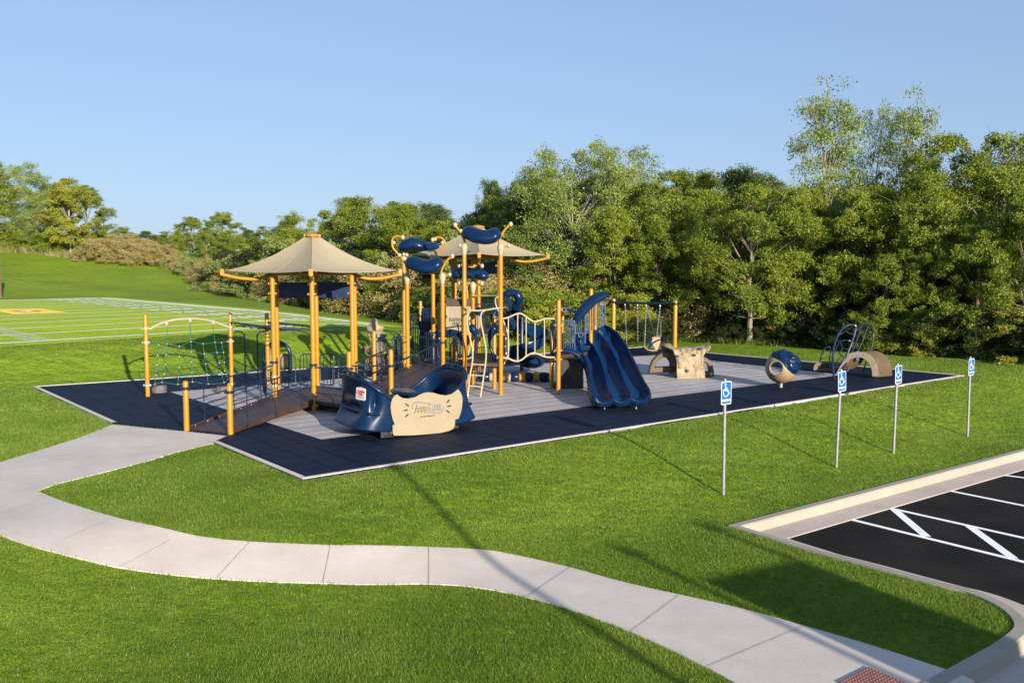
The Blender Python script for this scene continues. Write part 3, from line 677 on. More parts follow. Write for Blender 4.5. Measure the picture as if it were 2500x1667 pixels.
# --- tree line: (proto, column, depth, row of top, width factor, label)
GR, GM, GL, GF, GS = 'trees along the right edge of the lawn', 'trees behind the play structures', 'trees on the left hilltop', 'distant trees beyond the hill', 'shrubs along the tree line'
T = [
 ('yellow', 172, 124, 420, 1.1, 'yellow green tree with bare pale trunk standing clear at the left hill edge', GL),
 ('cotton3', 40, 130, 380, 1.25, 'tall pale green tree at the left border of the picture on the hill', GL),
 ('locust2', -30, 126, 400, 1.2, 'broad pale green tree cut by the left border on the hill', GL),
 ('locust2', 215, 131, 445, 1.15, 'dense green tree just right of the yellow one on the hill', GL),
 ('dark1', 120, 142, 440, 1.0, 'dark tree showing between the pale and yellow trees on the hill', GL),
 ('locust3', 300, 185, 548, 1.6, 'low rounded distant tree above the rust coloured shrubs', GF),
 ('dark1', 360, 190, 560, 1.6, 'dark low distant tree right of the rust shrubs', GF),
 ('locust1', 420, 175, 560, 1.4, 'small far tree left of the bright green distant tree', GF),
 ('locust2', 470, 150, 525, 1.5, 'bright green distant tree rising left of the shade canopy', GF),
 ('locust3', 545, 138, 508, 1.35, 'grey green rounded tree left of the canopy peak', GF),
 ('dark1', 610, 150, 556, 1.5, 'dark even topped trees just left of the canopy slope', GF),
 ('locust2', 505, 128, 560, 1.2, 'mid green tree in front of the grey green rounded one', GF),
 ('locust3', 430, 134, 572, 1.2, 'small tree at the right end of the rust shrubs', GF),
 ('locust1', 590, 124, 575, 1.2, 'low tree directly left of the canopy cap', GF),
 ('cotton3', 95, 127, 455, 0.9, 'pale green tree filling the gap left of the yellow tree', GL),
 ('cedar', 560, 118, 610, 1.1, 'small cedar at the hill foot left of the canopy', GF),
 ('cedar', 600, 116, 618, 1.2, 'second small cedar beside the first left of the canopy', GF),
 ('locust1', 660, 140, 548, 1.5, 'low green tree at the left end of the middle trees', GF),
 ('dark1', 700, 128, 530, 1.2, 'thin bluish tree at left end of the middle grove', GM),
 ('locust1', 770, 100, 505, 1.1, 'feathery tree rising behind the shade canopy peak', GM),
 ('locust2', 860, 84, 470, 1.0, 'feathery tall tree right of the first canopy peak', GM),
 ('locust1', 930, 78, 468, 1.1, 'broad yellow green tree above the curly arms', GM),
 ('locust2', 990, 72, 478, 1.0, 'yellow green tree directly above the blue pods', GM),
 ('dark1', 1060, 88, 482, 1.1, 'bluish tree top left of the second canopy', GM),
 ('locust3', 1080, 66, 520, 1.1, 'mid green tree behind the second canopy left arm', GM),
 ('pale', 1105, 52, 545, 0.9, 'pale young tree just above the second canopy', GM),
 ('pale', 935, 62, 605, 0.85, 'pale young tree between the two canopies', GM),
 ('pale', 815, 72, 580, 0.9, 'pale young tree right behind the first canopy slope', GM),
 ('dark1', 1205, 64, 418, 0.55, 'tall narrow dark topped tree right of the second canopy', GR),
 ('dark1', 1160, 66, 500, 1.0, 'dark tree beneath the narrow tall one', GR),
 ('dark1', 1270, 58, 415, 0.9, 'dark leafy tree left of the big cottonwood', GR),
 ('cotton3', 1395, 50, 328, 0.95, 'big cottonwood with white limbs right of the second canopy', GR),
 ('cotton3', 1500, 52, 325, 0.85, 'cottonwood with a high narrow top beside the big cottonwood', GR),
 ('locust2', 1330, 60, 395, 0.9, 'green tree half hidden behind the big cottonwood', GR),
 ('locust3', 1590, 56, 420, 1.1, 'rounded dark green tree right of the cottonwoods', GR),
 ('locust1', 1650, 50, 405, 1.0, 'broad tree above the swing set', GR),
 ('locust2', 1700, 56, 395, 1.0, 'rounded tree top behind the swing set right post', GR),
 ('dark1', 1790, 58, 388, 1.0, 'dark topped tree left of the tall sparse trees', GR),
 ('dark1', 1850, 60, 402, 1.0, 'dark tree immediately left of the tall sparse trees', GR),
 ('cotton1', 2005, 46, 172, 0.85, 'tallest sparse pale tree standing above the wood', GR),
 ('cotton2', 2098, 48, 208, 0.5, 'sparse pale tree between the two other tall ones', GR),
 ('cotton1', 2200, 46, 200, 0.72, 'rightmost tall sparse pale tree above the wood', GR),
 ('locust1', 1740, 47, 440, 0.95, 'bright green tree directly above the blue topped ball', GR),
 ('locust1', 1830, 43, 425, 0.95, 'yellow green tree with hanging sprays left of the loop climber', GR),
 ('locust2', 1940, 44, 440, 0.9, 'bright tree below the tallest sparse tree', GR),
 ('locust1', 2050, 43, 440, 0.95, 'yellow green tree above the loop climber', GR),
 ('locust3', 1990, 52, 425, 1.1, 'tree behind the trunk of the tallest sparse tree', GR),
 ('locust2', 2140, 42, 435, 0.9, 'green tree above the second blue sign', GR),
 ('locust1', 2330, 42, 290, 0.95, 'tall full tree near the right border of the picture', GR),
 ('locust2', 2240, 40, 400, 0.95, 'tree left of the tall full tree on the right', GR),
 ('locust1', 2420, 40, 345, 0.85, 'tree with visible limbs at the right border', GR),
 ('dark1', 2480, 44, 360, 0.9, 'dark tree at the right border behind the others', GR),
 ('locust2', 2500, 36, 430, 0.85, 'nearest tree at the far right border', GR),
 ('locust3', 2380, 37, 520, 0.9, 'lower bright tree behind the rightmost blue sign', GR),
 ('locust3', 2270, 38.5, 560, 0.85, 'lower tree left of the rightmost blue sign', GR),
 ('locust3', 1500, 47, 480, 0.9, 'lower tree beneath the cottonwoods', GR),
 ('locust3', 1600, 46.5, 500, 0.9, 'lower tree behind the left swing post', GR),
 ('locust3', 2160, 39, 600, 0.8, 'low bright tree right of the loop climber', GR),
]
for k, x, Y, ty, w, lb, g in T: plant_px(k, x, Y, ty, w, lb, g)
# rear rows that close the wood
rr = random.Random(5)
ORD = 'first second third fourth fifth sixth seventh eighth ninth tenth eleventh twelfth thirteenth fourteenth fifteenth sixteenth seventeenth eighteenth nineteenth twentieth'.split()+['twenty-'+w for w in 'first second third fourth fifth sixth seventh eighth ninth'.split()]+['thirtieth']
ADJ = {'shrubr': 'rusty', 'shrubg': 'yellow green', 'shrubd': 'mid green', 'shrubk': 'dark green', 'shrubp': 'pale green', 'dark1': 'dark green', 'locust1': 'flat green', 'locust2': 'rounded green', 'locust3': 'small green'}
def olab(key, what, place, i): return '%s %s %s, %s from left' % (ADJ[key], what, place, ORD[min(i, len(ORD)-1)])
for i, x in enumerate(range(1240, 2900, 75)):
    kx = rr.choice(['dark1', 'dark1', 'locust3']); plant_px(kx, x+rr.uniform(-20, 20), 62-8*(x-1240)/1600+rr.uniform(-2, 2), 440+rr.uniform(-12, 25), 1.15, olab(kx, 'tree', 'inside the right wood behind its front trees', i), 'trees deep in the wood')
for i, x in enumerate(range(700, 1260, 75)):
    kx = rr.choice(['dark1', 'locust3', 'locust1']); plant_px(kx, x+rr.uniform(-15, 15), 95-22*(x-700)/560, 545+rr.uniform(-15, 20), 1.2, olab(kx, 'tree', 'at the back of the middle grove', i), 'trees deep in the grove')
for i, x in enumerate(range(-60, 720, 75)):
    kx = rr.choice(['locust2', 'locust3', 'dark1']); plant_px(kx, x, 205, 568+rr.uniform(-8, 12), 2.6, olab(kx, 'tree', 'on the far skyline behind the hill', i), 'trees on the far skyline')
# undergrowth along the edge
def shrub_row(x0, x1, st, Yf, tyf, keys, label, g):
    x = x0; i = 0
    while x < x1:
        kx = rr.choice(keys); Y = Yf(x)+rr.uniform(-1, 1)*Yf(x)*0.015; plant_px(kx, x, Y, tyf(x)+rr.uniform(-14, 12), rr.uniform(1.0, 1.35), olab(kx, 'shrub', label, i), g); i += 1; x += st*rr.uniform(.75, 1.2)
lin = lambda a, b, c, d: (lambda x: b+(d-b)*(x-a)/(c-a))
shrub_row(-40, 250, 26, lin(0, 128, 250, 124), lin(0, 562, 250, 586), ['shrubr', 'shrubg', 'shrubd', 'shrubg'], 'below the trees on the left hill', 'shrubs under the left hill trees')
shrub_row(255, 400, 30, lin(250, 122, 400, 120), lin(250, 566, 400, 606), ['shrubr'], 'on the hill crest right of the yellow tree', 'rust shrubs on the hill crest')
shrub_row(400, 560, 30, lin(400, 118, 560, 102), lin(400, 626, 560, 650), ['shrubp', 'shrubp', 'shrubr', 'shrubd'], 'at the hill foot left of the canopy', 'pale shrubs left of the canopy')
shrub_row(560, 800, 34, lin(560, 100, 800, 74), lin(560, 632, 800, 668), ['shrubp', 'shrubr', 'shrubd'], 'at the lawn edge under the first canopy', 'shrubs behind the first canopy')
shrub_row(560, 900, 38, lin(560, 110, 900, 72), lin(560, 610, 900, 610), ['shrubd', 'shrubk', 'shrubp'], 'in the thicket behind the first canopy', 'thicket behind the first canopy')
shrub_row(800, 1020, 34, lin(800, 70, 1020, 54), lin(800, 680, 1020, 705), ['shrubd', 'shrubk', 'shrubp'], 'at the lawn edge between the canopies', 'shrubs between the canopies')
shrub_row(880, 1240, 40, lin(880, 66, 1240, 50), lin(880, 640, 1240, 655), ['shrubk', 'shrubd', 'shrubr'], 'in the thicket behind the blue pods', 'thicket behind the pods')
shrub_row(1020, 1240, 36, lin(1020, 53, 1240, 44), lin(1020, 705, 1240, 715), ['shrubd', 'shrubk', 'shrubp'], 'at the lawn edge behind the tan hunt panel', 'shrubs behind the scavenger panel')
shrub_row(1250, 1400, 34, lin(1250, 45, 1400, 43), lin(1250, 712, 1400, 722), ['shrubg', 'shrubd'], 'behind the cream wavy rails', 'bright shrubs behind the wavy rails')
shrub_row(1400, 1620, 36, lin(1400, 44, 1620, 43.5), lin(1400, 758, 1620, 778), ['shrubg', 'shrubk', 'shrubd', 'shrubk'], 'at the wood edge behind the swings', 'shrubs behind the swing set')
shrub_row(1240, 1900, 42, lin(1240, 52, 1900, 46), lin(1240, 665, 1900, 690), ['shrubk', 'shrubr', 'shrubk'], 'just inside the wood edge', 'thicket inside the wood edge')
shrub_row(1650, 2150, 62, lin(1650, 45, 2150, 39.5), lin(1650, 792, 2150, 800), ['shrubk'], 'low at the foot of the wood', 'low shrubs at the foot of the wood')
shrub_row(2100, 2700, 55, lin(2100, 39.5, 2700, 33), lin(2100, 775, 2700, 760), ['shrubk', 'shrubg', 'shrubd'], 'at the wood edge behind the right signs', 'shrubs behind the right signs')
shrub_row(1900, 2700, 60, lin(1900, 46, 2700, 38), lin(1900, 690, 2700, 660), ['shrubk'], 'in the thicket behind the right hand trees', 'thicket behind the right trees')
for k in list(PROTO):
    if k not in USED:
        o = PROTO[k]
        for c in [x for x in list(COL.objects) if x.parent == o]: bpy.data.objects.remove(c)
        bpy.data.objects.remove(o)
# tall rough grass fringe at the foot of the wood
def fringe(name, pts, n, hgt, wid, matn, seed, spread):
    rg = np.random.default_rng(seed); P = []
    for i in range(n):
        t = rg.uniform()*(len(pts)-1); j = int(t); a = pts[j].lerp(pts[j+1], t-j); o = abs(rg.normal())*spread
        P.append((a.x+rg.normal()*0.4, a.y+o-0.8, 0))
    P = np.array(P); P[:, 2] = [terr(x, y)-0.05 for x, y, _ in P]
    a = rg.uniform(0, 6.28, n); h = hgt*rg.uniform(.4, 1.3, n); S = np.stack([np.cos(a)*wid, np.sin(a)*wid, 0*a], 1); la = rg.uniform(0, 6.28, n)
    Tt = P+np.stack([np.cos(la)*h*.4, np.sin(la)*h*.4, h], 1)
    tag(npmesh(name, np.stack([P-S, P+S, Tt], 1).reshape(-1, 3), np.arange(n*3).reshape(-1, 3), matn), kind='stuff')
fringe('rough_grass', [HIT(x, y) for x, y in ((1500, 822), (1700, 832), (1860, 840), (2100, 852), (2300, 866), (2500, 884), (2700, 900))], 9000, 0.35, 0.012, 'grass', 31, 1.6)
fringe('rough_grass', [HIT(x, y) for x, y in ((-60, 614), (60, 616), (160, 628), (300, 634), (425, 650), (560, 684), (744, 727), (957, 757), (1050, 768), (1250, 790))], 16000, 0.9, 0.04, 'drygrass', 32, 4.0)
# ================================================================ THE PLAY STRUCTURE
Z0 = 0.02
ORG = V((-2.6, 24.5, 0))
PS = empty('play_structure', ORG, 'large play structure of mustard posts, navy slides and tan canopies on the rubber tiles', 'play structure')
R_ = 0.062
def post(p, top, cap='dome', clamps=(), base=0.0, r=R_, par=None):
    par = par or PS
    p = V((p.x, p.y, 0)); b = MB()
    if cap == 'dome': prof = [(r, base), (r, top-r*0.9), (r*0.92, top-r*0.5), (r*0.65, top-r*0.15), (0, top)]
    else: prof = [(r, base), (r, top)]
    b.lathe(p, prof, 16); o = b.build('post', 'yellow', par)
    if cap == 'cream':
        c = MB(); c.lathe(p+UP*(top-0.02), [(r*1.05, 0), (r*1.1, 0.04), (r*1.5, 0.14), (r*1.6, 0.20), (r*1.35, 0.27), (r*0.75, 0.31), (0, 0.32)], 14)
        c.build('cap', 'cream', o)
    for cl in clamps:
        z, m = cl if isinstance(cl, tuple) else (cl, 'yellow')
        c = MB(); c.lathe(p+UP*(z-0.035), [(r+0.001, 0), (r+0.016, 0.004), (r+0.016, 0.066), (r+0.001, 0.07)], 14)
        for s in (-1, 1): c.box(p+V((s*(r+0.03), -0.01, z)), 0.035, 0.03, 0.05)
        c.build('clamp', m, o)
    return p
def rail(name, pts, r, m='navysteel', par=None, smooth=0, n=8):
    b = MB(); b.tube(cr(pts, smooth) if smooth else pts, r, n); return b.build(name, m, par or PS)
def picket(P, Q, z0, z1, nb=5, par=None, rr=0.05, m='navysteel', r=0.016, rb=0.011):
    # rounded frame with upright bars, between ground points P and Q
    P = V((P.x, P.y, 0)); Q = V((Q.x, Q.y, 0)); d = (Q-P).normalized(); L = (Q-P).length; c = 0.10
    out = []
    for (cx_, cz, a0) in ((L-c, z1-c, 0), (c, z1-c, 90), (c, z0+c, 180), (L-c, z0+c, 270)):
        for k in range(5):
            a = math.radians(a0+k*22.5); out.append(P+d*(cx_+c*math.cos(a))+UP*(cz+c*math.sin(a)))
    b = MB(); b.tube(out, r, 8, closed=True)
    for i in range(1, nb+1):
        x = L*i/(nb+1); b.tube([P+d*x+UP*(z0+.01), P+d*x+UP*(z1-.01)], rb, 6)
    return b.build('guard_panel', m, par or PS)
# ---- left side: arrival ramp and six sided deck
b1 = G(456, 1051.6); b2 = G(563, 1062); F = G(767, 1006); L_ = XA(671.5, 22.75)
hd = F-L_; side = hd.length; hd.normalize()
HX = [L_, F]; d = hd.copy()
for i in range(4):
    d = Matrix.Rotation(math.radians(60), 3, 'Z') @ d; HX.append(HX[-1]+d*side)
L2, B2, R1, R2 = XA(679.5, 24.2), XA(776, 24.9), XA(863, 23.0), XA(869, 24.4)
HX = [L_, F, R1, R2, B2, L2]
hc = sum(HX, V((0, 0, 0)))/6
zb = ZA(b1, 929); post(b1, zb, clamps=[(ZA(b1, 948), 'navysteel')]); post(b2, ZA(b2, 938), clamps=[(ZA(b2, 957), 'navysteel')])
PT = ZA(F, 690)+0.17      # tops of the canopy posts
DK = 0.30
cz1, cz2 = ZA(F, 693), ZA(F, 718); zr1 = ZA(F, 891)
for p in HX: post(p, PT, 'flat', [cz1, cz2, DK-0.12] + ([(zr1, 'navysteel')] if p in (L_, F) else []))
for p in (L_,): 
    c = MB(); 
    for z in (0.78, 0.55): c.lathe(V((p.x, p.y, z)), [(R_+.001, 0), (R_+.02, .005), (R_+.02, .07), (R_+.001, .075)], 12)
    c.build('cream_clamp', 'cream', PS)
# deck
dk = MB(); dk.prism([V((p.x, p.y, DK-0.10)) for p in HX], UP*0.10); dko = dk.build('deck', 'deck', PS, smooth=False, bevel=0.01)
def ramp(a, b, c, d, z0, z1, name='ramp'):
    # a,b lower edge (left,right); d,c upper edge (left,right)
    a = V((a.x, a.y, z0)); b = V((b.x, b.y, z0)); c = V((c.x, c.y, z1)); d = V((d.x, d.y, z1))
    m = MB(); m.add([a, b, c, d, a-UP*.04, b-UP*.04, c-UP*.04, d-UP*.04], [(0, 1, 2, 3), (7, 6, 5, 4), (0, 4, 5, 1), (2, 6, 7, 3), (1, 5, 6, 2), (3, 7, 4, 0)])
    o = m.build(name, 'deck', PS, smooth=False)
    s = MB()
    for p, q, sg in ((a, d, 1), (b, c, -1)):
        nn = (b-a).normalized()*(0.025*sg); lo = 0.02 if p.z < 0.1 else 0
        s.add([p-UP*(.09-lo*3), q-UP*.11, q+UP*.05, p+UP*.05, p-UP*(.09-lo*3)-nn, q-UP*.11-nn, q+UP*.05-nn, p+UP*.05-nn], [(0, 1, 2, 3), (7, 6, 5, 4), (3, 2, 6, 7), (0, 4, 5, 1), (1, 5, 6, 2), (0, 3, 7, 4)])
    s.build('stringer', 'deck', o, smooth=False)
    bo = MB(); n = 8
    for i in range(n):
        p = b.lerp(c, (i+.5)/n)-UP*.03+(b-a).normalized()*0.004; bo.ellipsoid(p, .016, .016, .016, 8, 5)
        bo.ellipsoid(a.lerp(d, (i+.5)/n)+UP*.02+(b-a).normalized()*0.03, .013, .013, .013, 8, 5)
    bo.build('bolts', 'bolt', o)
    return o
def handrail(P, Q, z0a, z1a, zd0, zd1, par, bars=(0.0, -0.28, -0.5), post_t=(0.18, 0.5, 0.82), ext=True):
    P = V((P.x, P.y, 0)); Q = V((Q.x, Q.y, 0)); b = MB()
    for k, h in enumerate(bars): b.tube([P+UP*(z0a+h), P.lerp(Q, .5)+UP*((z0a+z1a)/2+h), Q+UP*(z1a+h)], 0.019 if k == 0 else 0.013, 8)
    for t in post_t:
        x = P.lerp(Q, t); zt = z0a+(z1a-z0a)*t; zb_ = zd0+(zd1-zd0)*t
        b.tube([x+UP*zt, x+UP*(zb_+.22), x+UP*(zb_+.16)+V((0.03, -.05, 0)), x+UP*(zb_-.02)+V((0.04, -.06, 0))], 0.012, 6)
    return b.build('handrail', 'navysteel', par)
r1o = ramp(b1+V((.02, .05, 0)), b2+V((-.02, .05, 0)), F, L_, 0.05, DK)
handrail(b2, F, ZA(b2, 957), ZA(F, 897), .05, DK, r1o, bars=(0, -.30, -.46))
handrail(b1, L_, ZA(b1, 948), ZA(L_, 891), .05, DK, r1o, bars=(0, -.30, -.46))
# ---- first shade canopy
def canopy(cx_, zt, rise, half, posts, par_name='shade_canopy', rot=0.0):
    root = empty(par_name, V((cx_.x, cx_.y, 0))-ORG, parent=PS)
    c = V((cx_.x, cx_.y, 0)); ax = [Matrix.Rotation(rot+k*math.pi/2, 3, 'Z') @ V((-1, 0.02, 0)) for k in range(4)]
    def fn(i, j):
        a = i*4; k = int(a) % 4; f = a-int(a); A_, B_ = ax[k], ax[(k+1) % 4]
        e = A_.lerp(B_, f)*half*(1-0.16*4*f*(1-f)*0.9); s = 0.07+0.93*j
        h = (1-s)/(0.93); prof = h**1.9*0.55+h*0.45 if False else 0
        zz = rise*(0.62*(1-s)/0.93 * (1-s)/0.93 + 0.38*(1-s)/0.93)*1.0
        return c+e*s+UP*(zt+zz-0.05*4*f*(1-f)*s*s)
    m = MB(); m.grid(fn, 64, 24); m.build('fabric', 'fabric', root, solid=0.006)
    se = MB()
    for k in range(4):
        se.tube([fn((k+0.0001)/4, t/12)+UP*.006 for t in range(13)], 0.008, 5); se.tube([fn((k+.5)/4, t/12)+UP*.004 for t in range(13)], 0.003, 4)
    se.build('seam', 'fabric', root)
    cp = MB(); tz = zt+rise; cp.lathe(c+UP*(tz-0.02), [(0.17, 0), (0.19, 0.03), (0.17, 0.07), (0.10, 0.10), (0, 0.11)], 18)
    for k in range(4): cp.box(c+ax[k]*.17+UP*(tz+.02), .09, .05, .06, ax[k])
    cp.build('cap', 'yellow', root)
    for k in range(4):
        tip = c+ax[k]*(half+0.10); a = MB(); s = c+ax[k]*0.75+UP*(zt-0.05)
        pts = cr([c+ax[k]*0.15+UP*(zt+.12), c+ax[k]*0.85+UP*(zt-.02), c+ax[k]*(half*0.62)+UP*(zt-.20), c+ax[k]*(half*0.82)+UP*(zt-.20), tip+UP*(zt-.10)], 5)
        a.tube(pts, [0.05]*6+[0.045]*(len(pts)-6), 10)
        a.box(tip+UP*(zt-.04), 0.09, 0.10, 0.16, ax[k]); a.build('arm', 'yellow', root)
    fr = MB(); pp = [V((p.x, p.y, zt-0.09)) for p in posts]; fr.tube(pp, 0.035, 8, closed=True)
    for p in pp: fr.tube([p, c+UP*(zt+.05)], 0.03, 6)
    fr.tube([c+UP*(zt), c+UP*(zt+rise)], 0.03, 8)
    fr.build('frame', 'yellow', root)
    return root
cc = V((-5.22, 23.4, 0)); zt = ZA(cc, 661)
cc = XA(764, 23.4, zt); zt = ZA(cc, 661); rise = ZA(cc, 577)-zt
canopy(cc, zt, rise, 2.19, HX, rot=0.22)
def shade_panel(P, Q, zt_, zb_):
    P = V((P.x, P.y, 0)); Q = V((Q.x, Q.y, 0)); d = (Q-P).normalized(); n = V((-d.y, d.x, 0))
    P = P+d*.08; Q = Q-d*.08; b = MB()
    b.add([P+UP*zb_, Q+UP*zb_, Q+UP*zt_, P+UP*zt_]+[v+n*.012 for v in (P+UP*zb_, Q+UP*zb_, Q+UP*zt_, P+UP*zt_)], [(0, 1, 2, 3), (7, 6, 5, 4), (0, 4, 5, 1), (1, 5, 6, 2), (2, 6, 7, 3), (3, 7, 4, 0)])
    for z in (zt_, zb_): b.tube([P+UP*z, Q+UP*z], .014, 6)
    b.build('shade_panel', 'mesh', PS)
shade_panel(L2, B2, ZA(B2, 690), ZA(B2, 725)); shade_panel(B2, R2, ZA(B2, 690), ZA(B2, 725))
for (P, Q) in ((L2, B2), (B2, R2)):
    L = (Q-P).length; d = (Q-P).normalized(); picket(P+d*.1, P+d*(L*.44), DK+.05, DK+.92, 3); picket(P+d*(L*.56), P+d*(L-.1), DK+.05, DK+.92, 3)
picket(L_+(L2-L_)*.15+V((-.25, .1, 0)), L_+(L2-L_)*.55+V((-.5, .5, 0)), 0.25, 1.15, 4); picket(L2.lerp(L_, .1), L2.lerp(L_, .8), DK+.05, DK+.9, 4)
# landing in front of the deck with two short posts
S1 = G(854, 1019); S2 = G(955.5, 1009)
post(S1, ZA(S1, 857), clamps=[(ZA(S1, 900), 'navysteel')]); post(S2, ZA(S2, 852), clamps=[(ZA(S2, 893), 'navysteel')])
ld = MB(); ld.prism([V((p.x, p.y, DK-.09)) for p in (F, S1, S2, R1)], UP*.086); ld.build('landing', 'deck', PS, smooth=False)
rail('handrail', [F+UP*(ZA(F, 897)), S1+UP*ZA(S1, 900)], .019); rail('handrail', [S1+UP*ZA(S1, 893), S2+UP*ZA(S2, 893)], .019)
for z in (.45, .62): rail('handrail', [F+UP*(DK+z-.25), S1+UP*(DK+z-.25)], .012)
rail('handrail', [F.lerp(S1, .55)+UP*.3, F.lerp(S1, .55)+UP*1.15], .012)
# ---- second ramp
Nn = XA(1081, 25.3, 0.72); Mm = XA(995, 25.8, 0.72); zr = 0.72
Tz = XA(914.5, 26.5, 0); post(Tz, ZA(Tz, 807), clamps=[ZA(Tz, 828)])
r2o = ramp(R1, S2, Nn, Mm, DK, zr)
handrail(S2, Nn, ZA(S2, 893), ZA(Nn, 834), DK, zr, r2o, bars=(0, -.30, -.5)); handrail(R1, Mm, ZA(R1, 888), ZA(Mm, 833), DK, zr, r2o, bars=(0, -.30, -.5))
# ---- pod posts and middle deck
def cpost(x, Y, capy, clamps=(), cap='cream'):
    p = XA(x, Y, 0); t = ZA(p, capy); p = XA(x, Y, t/2); post(p, t, cap, clamps); return p, t
pM, tM = cpost(995, 25.8, 691, [(1.62, 'yellow'), (.78, 'yellow')]); pN, tN = cpost(1081, 25.3, 691, [(1.62, 'yellow'), (1.5, 'navysteel')])
pB, tB = cpost(987.5, 27.0, 643, [1.6, .8]); pC, tC = cpost(1058, 28.0, 643, [1.65, .85])
pA, tA = cpost(1134, 25.2, 620, [1.75, 1.05]); pD, tD = cpost(1222.5, 25.14, 620, [1.75, 1.1])
pE, tE = cpost(1142, 27.6, 712, []); pF, tF = cpost(1155, 27.4, 712, [1.4])
pS = XA(1207, 26.3, 0.8); post(pS, ZA(pS, 771), clamps=[(ZA(pS, 790), 'yellow')])
dk2 = MB(); dk2.prism([V((p.x, p.y, zr-.1)) for p in (pM, pN, pA, pF, pC, pB)], UP*.1); dk2.build('deck', 'deck', PS, smooth=False, bevel=.01)
ZK = 0.92
dk3 = MB(); dk3.prism([V((p.x, p.y, ZK-.1)) for p in (pA, pD, pS, XA(1200, 28.2, ZK), XA(1150, 28.4, ZK))], UP*.1); dk3.build('deck', 'deck', PS, smooth=False, bevel=.01)
st = MB()
for i in range(3): st.box(pA.lerp(pN, .45+.0*i)+V((.1, .3, zr+.02+.07*i)), .7, .5-.14*i, .07)
st.build('transfer_step', 'deck', PS, smooth=False)
# ---- blue cloud pods and their curled arms
def pod(pts, rad, root, flat=0.55):
    C_ = cr(pts, 5); k = len(C_); b = MB(); n = 14; vs = []; fs = []
    for i, p in enumerate(C_):
        t = i/(k-1); tg = (C_[min(k-1, i+1)]-C_[max(0, i-1)]).normalized(); sdir = tg.cross(UP).normalized(); up = sdir.cross(tg)
        r = rad(t)
        for j in range(n):
            a = 2*math.pi*j/n; vs.append(p+sdir*math.cos(a)*r*1.25+up*math.sin(a)*r*flat+up*(-0.25*r*math.cos(a)**2))
    for i in range(k-1):
        for j in range(n): fs.append((i*n+j, (i+1)*n+j, (i+1)*n+(j+1) % n, i*n+(j+1) % n))
    fs.append(tuple(range(n))); fs.append(tuple((k-1)*n+j for j in range(n-1, -1, -1)))
    b.add(vs, fs); return b.build('pod', 'navy', root, ang=80, sub=1)
radf = lambda base, b1_=.1: (lambda t: base*(max(0.0, math.sin(math.pi*min(1, max(0, t*0.94+0.03))))**0.42)*(1+b1_*math.cos(6.28*t)))
def arm(pts, root, r=.033):
    b = MB(); b.tube(cr(pts, 6), r, 10); o = b.build('curled_arm', 'yellow', root)
    for e, f in ((0, 0), (-1, 1)):
        c = MB(); c.ellipsoid(pts[e], .062, .062, .075, 12, 8); c.build('knob', 'cream', o)
    return o
def knob(p, root): MB().ellipsoid(p, .055, .055, .06, 12, 8).build('knob', 'cream', root)
g8 = lambda x, y, Y: AT(960+x/7.129, 540+y/7.129, Y)
p1 = empty('cloud_pod', V((-2.6, 26.5, 3.5))-ORG, parent=PS)      # upper left pod on the back posts
pod([g8(150, 455, 27.4), g8(230, 420, 27.3), g8(340, 385, 27.3), g8(450, 410, 27.3), g8(560, 440, 27.4), g8(660, 435, 27.6), g8(745, 430, 27.8)], lambda t: (.30-.17*t+.10*max(0, t-.75)*4)*math.sin(math.pi*min(1, max(0, .06+t*.88)))**.4, p1, .85)
arm([g8(165, 283, 27.0), g8(60, 262, 27.0), g8(-15, 320, 27.0), g8(-10, 450, 27.0), g8(60, 545, 27.0), g8(120, 610, 27.0), g8(190, 700, 27.0)], p1)
arm([g8(685, 325, 27.9), g8(750, 285, 27.9), g8(850, 300, 27.9), g8(905, 390, 27.9), g8(870, 490, 27.9), g8(790, 570, 27.9), g8(700, 660, 27.9)], p1)
for a, b, Y in ((10, 375, 27.0), (855, 375, 27.9), (730, 315, 27.9)): knob(g8(a, b, Y), p1)
rail('cable', [g8(10, 375, 27.0), g8(140, 425, 27.3)], .005, 'chain', p1); rail('cable', [g8(855, 375, 27.9), g8(750, 415, 27.8)], .005, 'chain', p1)
rail('cross_arm', [g8(280, 640, 27.2), g8(400, 665, 27.2), g8(520, 680, 27.4), g8(640, 690, 27.8)], .035, 'yellow', p1, 5)
knob(g8(185, 580, 26.9), p1); knob(g8(237, 588, 26.9), p1)
p2 = empty('cloud_pod', V((-2.5, 25.3, 3.3))-ORG, parent=PS)      # lower left pod on the front posts
pod([g8(262, 695, 25.6), g8(350, 715, 25.5), g8(450, 760, 25.4), g8(580, 800, 25.3), g8(700, 770, 25.3), g8(780, 715, 25.3), g8(835, 660, 25.3)], radf(.31), p2, .75)
arm([g8(110, 600, 25.9), g8(150, 650, 25.8), g8(205, 730, 25.8), g8(240, 820, 25.8), g8(262, 900, 25.8), g8(255, 960, 25.8)], p2)
arm([g8(1028, 612, 25.3), g8(960, 660, 25.3), g8(885, 760, 25.3), g8(845, 850, 25.3), g8(835, 910, 25.3), g8(850, 960, 25.3)], p2)
rail('peg', [g8(160, 925, 25.8), g8(250, 960, 25.8)], .026, 'yellow', p2); knob(g8(160, 922, 25.8), p2); knob(g8(982, 930, 25.3), p2); rail('peg', [g8(982, 930, 25.3), g8(880, 965, 25.3)], .02, 'yellow', p2)
p3 = empty('cloud_pod', V((-.8, 25.2, 4.4))-ORG, parent=PS)       # top right pod
pod([g8(1255, 165, 25.4), g8(1340, 195, 25.3), g8(1440, 245, 25.2), g8(1570, 275, 25.1), g8(1700, 265, 25.1), g8(1790, 220, 25.1), g8(1865, 185, 25.1)], radf(.33), p3, .72)
